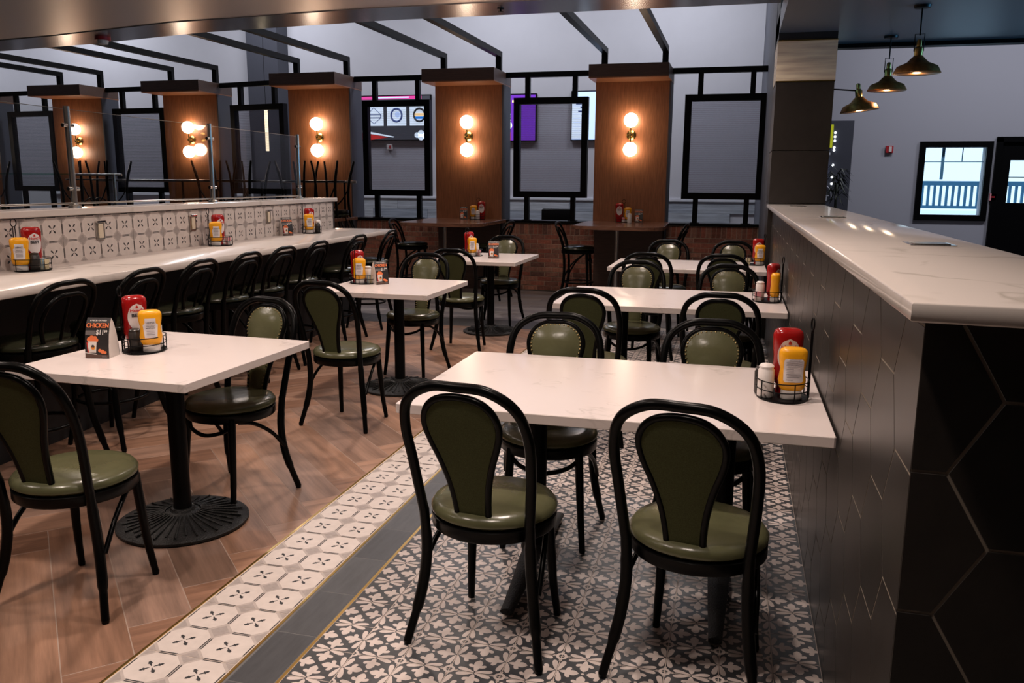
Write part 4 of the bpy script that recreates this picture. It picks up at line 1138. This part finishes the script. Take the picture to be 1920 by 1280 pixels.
caddy_set(.19, 8.27, .76, -75, 'on the farthest long table', [(ket0, -.030, .036, 10, K), (mus0, .036, .034, 4, U), (pkb, .01, -.052, 5, 'blue and cream sweetener packets')])
caddy_set(-2.545, 3.165, .76, 112, 'on the nearest square table', [(ket0, .035, .040, 58, K), (mus0, -.035, -.036, 38, U), (salt0, .050, -.028, 0, 'white salt shaker'), (pep0, -.012, .030, 0, 'black pepper shaker')])
caddy_set(-2.69, 5.80, .76, 160, 'on the middle square table', [(ket0, .040, .008, 66, K), (mus0, -.010, .042, 20, U), (salt0, -.005, -.042, 0, 'white salt shaker'), (pkb, -.055, -.005, 90, 'blue and cream sweetener packets')])
caddy_set(-2.62, 8.33, .76, 160, 'on the farthest square table', [(ket0, .040, .0, 55, K), (mus0, -.020, .035, 20, U), (salt0, -.010, -.040, 0, 'white salt shaker'), (pkp, -.060, -.02, 90, 'pink and white sweetener packets')])
for yl, d, w, its in ((.80, 100, 'at the near end of the bar counter', [(mus0, -.045, .028, 40, U), (ket0, .050, .028, 72, K), (pkb, .03, -.040, 95, 'blue and cream sweetener packets'), (pep0, -.010, -.02, 0, 'black pepper shaker')]),
                      (2.80, 100, 'midway along the bar counter', [(mus0, -.042, .010, 40, U), (ket0, .045, .030, 70, K), (pkp, .03, -.042, 95, 'pink and white sweetener packets')]),
                      (4.50, 100, 'at the far end of the bar counter', [(mus0, -.042, .010, 40, U), (ket0, .045, .035, 66, K), (salt0, .045, -.040, 0, 'white salt shaker'), (pep0, .0, -.05, 0, 'black pepper shaker')])):
    x, y = bw(-.515, yl); caddy_set(x, y, 1.0, d, w, its)
for cx, w, its in ((-3.47, 'on the booth table under the second column', [(mus0, -.045, -.01, 10, U), (ket0, .048, .02, 10, K), (salt0, .01, -.045, 0, 'white salt shaker'), (pep0, -.0, .03, 0, 'black pepper shaker')]),
                   (-1.44, 'on the booth table under the first column', [(mus0, .045, -.0, 10, U), (ket0, -.05, .01, 10, K), (pkp, -.005, -.045, 5, 'pink and white sweetener packets')])):
    caddy_set(cx, 11.25, 1.0, 8, w, its)
put(salt0, -1.34, 11.08, 1.0, 0, 'white salt shaker standing beside the caddy on the booth table under the first column')

# table tent cards
def proto_card():
    t = thing('menu_card', 'x', 'menu card', group='black chicken menu cards'); w, h, d = .046, .150, .040
    prof = [(d, 0), (d*.93, .045), (d*.72, .09), (d*.36, .13), (0, h)]
    q = MB(); k = len(prof)
    outl = [(-y, z) for y, z in prof]+[(y, z) for y, z in reversed(prof[:-1])]
    for x in (-w, w):
        q.add([(x, y, z) for y, z in outl], [tuple(range(len(outl)))], 'card_white')
    q.add([(x, y, 0) for x, y in ((-w, -d), (w, -d), (w, d), (-w, d))], [(0, 1, 2, 3)], 'card_white'); q.build('card_body', t, False)
    for s, nm in ((-1, 'front_print'), (1, 'rear_print')):
        q = MB(); vs = []
        for y, z in prof: vs += [(-w-.0008, s*(y+.0006), z), (w+.0008, s*(y+.0006), z)]
        q.add(vs, [(2*i, 2*i+1, 2*i+3, 2*i+2) for i in range(k-1)], 'card_black'); pr = q.build(nm, t, False)
        def Y(z):
            for (ya, za), (yb2, zb) in zip(prof, prof[1:]):
                if za <= z <= zb: return ya+(yb2-ya)*(z-za)/(zb-za)
            return 0
        def slope(z):
            a, b2 = Vector((0, s*Y(z-.006), z-.006)), Vector((0, s*Y(z+.006), z+.006)); return b2-a
        xd = (1, 0, 0) if s < 0 else (-1, 0, 0)
        def word(body, size, m, x, z, bold=.02, sx=1):
            lettering('lettering', body, size, m, pr, (x*(1 if s < 0 else -1), s*(Y(z)+.0022), z), xd, slope(z), sx, bold)
        word('6 PIECES OF FRIED', .0085, 'card_white', 0, .140, .01, .95); word('CHICKEN', .024, 'card_orange', 0, .122, .03, .86)
        word('$11', .026, 'card_white', .012, .097, .02, .8); word('99', .013, 'card_white', .034, .101, .02)
        q = MB()
        def disc(x, z, r, m, dz=.002, n=14, rz=None):
            rz = rz or r; sl = slope(z).normalized(); c = Vector((x, s*(Y(z)+dz), z))
            q.add([c+Vector((r*math.cos(a), 0, 0))+sl*rz*math.sin(a) for a in [2*PI*i/n for i in range(n)]], [tuple(range(n))], m)
        sg = 1 if s < 0 else -1
        for x, z, r in ((-.030, .071, .009), (-.020, .077, .010), (-.008, .076, .009), (-.002, .069, .008), (-.014, .070, .010)): disc(x*sg, z, r, 'card_orange', .0014)
        yy = s*(.040*.93+.0026)
        def quad(pts, m, dd=0): q.add([(x*sg, s*(Y(z)+.0024+dd), z) for x, z in pts], [tuple(range(len(pts)))], m)
        quad([(-.031, .022), (-.003, .022), (-.001, .044), (-.034, .044)], 'card_white'); quad([(-.034, .044), (-.001, .044), (.0, .064), (-.036, .064)], 'card_white')
        quad([(-.036, .022), (-.030, .022), (-.033, .062), (-.040, .062)], 'label_red', .0003)
        disc(-.014*sg, .042, .009, 'mustard', .0033); disc(-.014*sg, .046, .006, 'ink', .0038); disc(-.014*sg, .039, .004, 'card_orange', .0042)
        for x, z, r in ((.012, .030, .007), (.022, .026, .008), (.032, .023, .006)): disc(x*sg, z, r, 'card_orange', .002)
        quad([(-.045, .020), (.0, .014), (.0, .017), (-.045, .023)], 'card_white'); quad([(-.045, .003), (.045, .003), (.045, .014), (-.045, .016)], 'card_brown')
        quad([(.020, .005), (.040, .004), (.036, .013), (.018, .012)], 'card_grey', .0006)
        quad([(-.045, .088), (-.005, .088), (-.005, .104), (-.045, .104)], 'card_grey'); q.build('picture', pr, False)
    return t
card0 = proto_card(); card0.scale = (1.12, 1.1, 1.14)
x, y = bw(-.60, 4.11)
for a in ((-2.635, 3.005, .76, 12, 'black chicken menu card beside the caddy on the nearest square table'),
          (-2.555, 5.80, .76, 52, 'black chicken menu card beside the caddy on the middle square table'),
          (-2.345, 8.16, .76, 14, 'black chicken menu card on the farthest square table'),
          (x, y, 1.0, 55, 'black chicken menu card on the bar counter near its far end'),
          (-3.66, 11.22, 1.0, 12, 'black chicken menu card left of the caddy on the booth table under the second column'),
          (-1.24, 11.25, 1.0, 6, 'black chicken menu card right of the caddy on the booth table under the first column')):
    put(card0, *a)
# dark chair behind the low brick wall
t = thing('hall_chair', 'dark padded chair back showing above the brick wall between the two columns', 'chair', (-2.75, 13.2, 0))
q = MB(); q.slab([(-.25, 0), (.25, 0), (.25, .06), (-.25, .06)], .62, 1.10, 'black_metal', .02); q.build('backrest', t)
q = MB(); q.slab([(-.25, .05), (.25, .05), (.25, .5), (-.25, .5)], .42, .50, 'black_metal', .02); q.build('seat', t)
for sx in (-.22, .22):
    for sy in (.03, .46):
        q = MB(); q.tube([(sx, sy, 0), (sx, sy, .62 if sy < .1 else .43)], .015, 'black_metal', 8); q.build('leg', t)
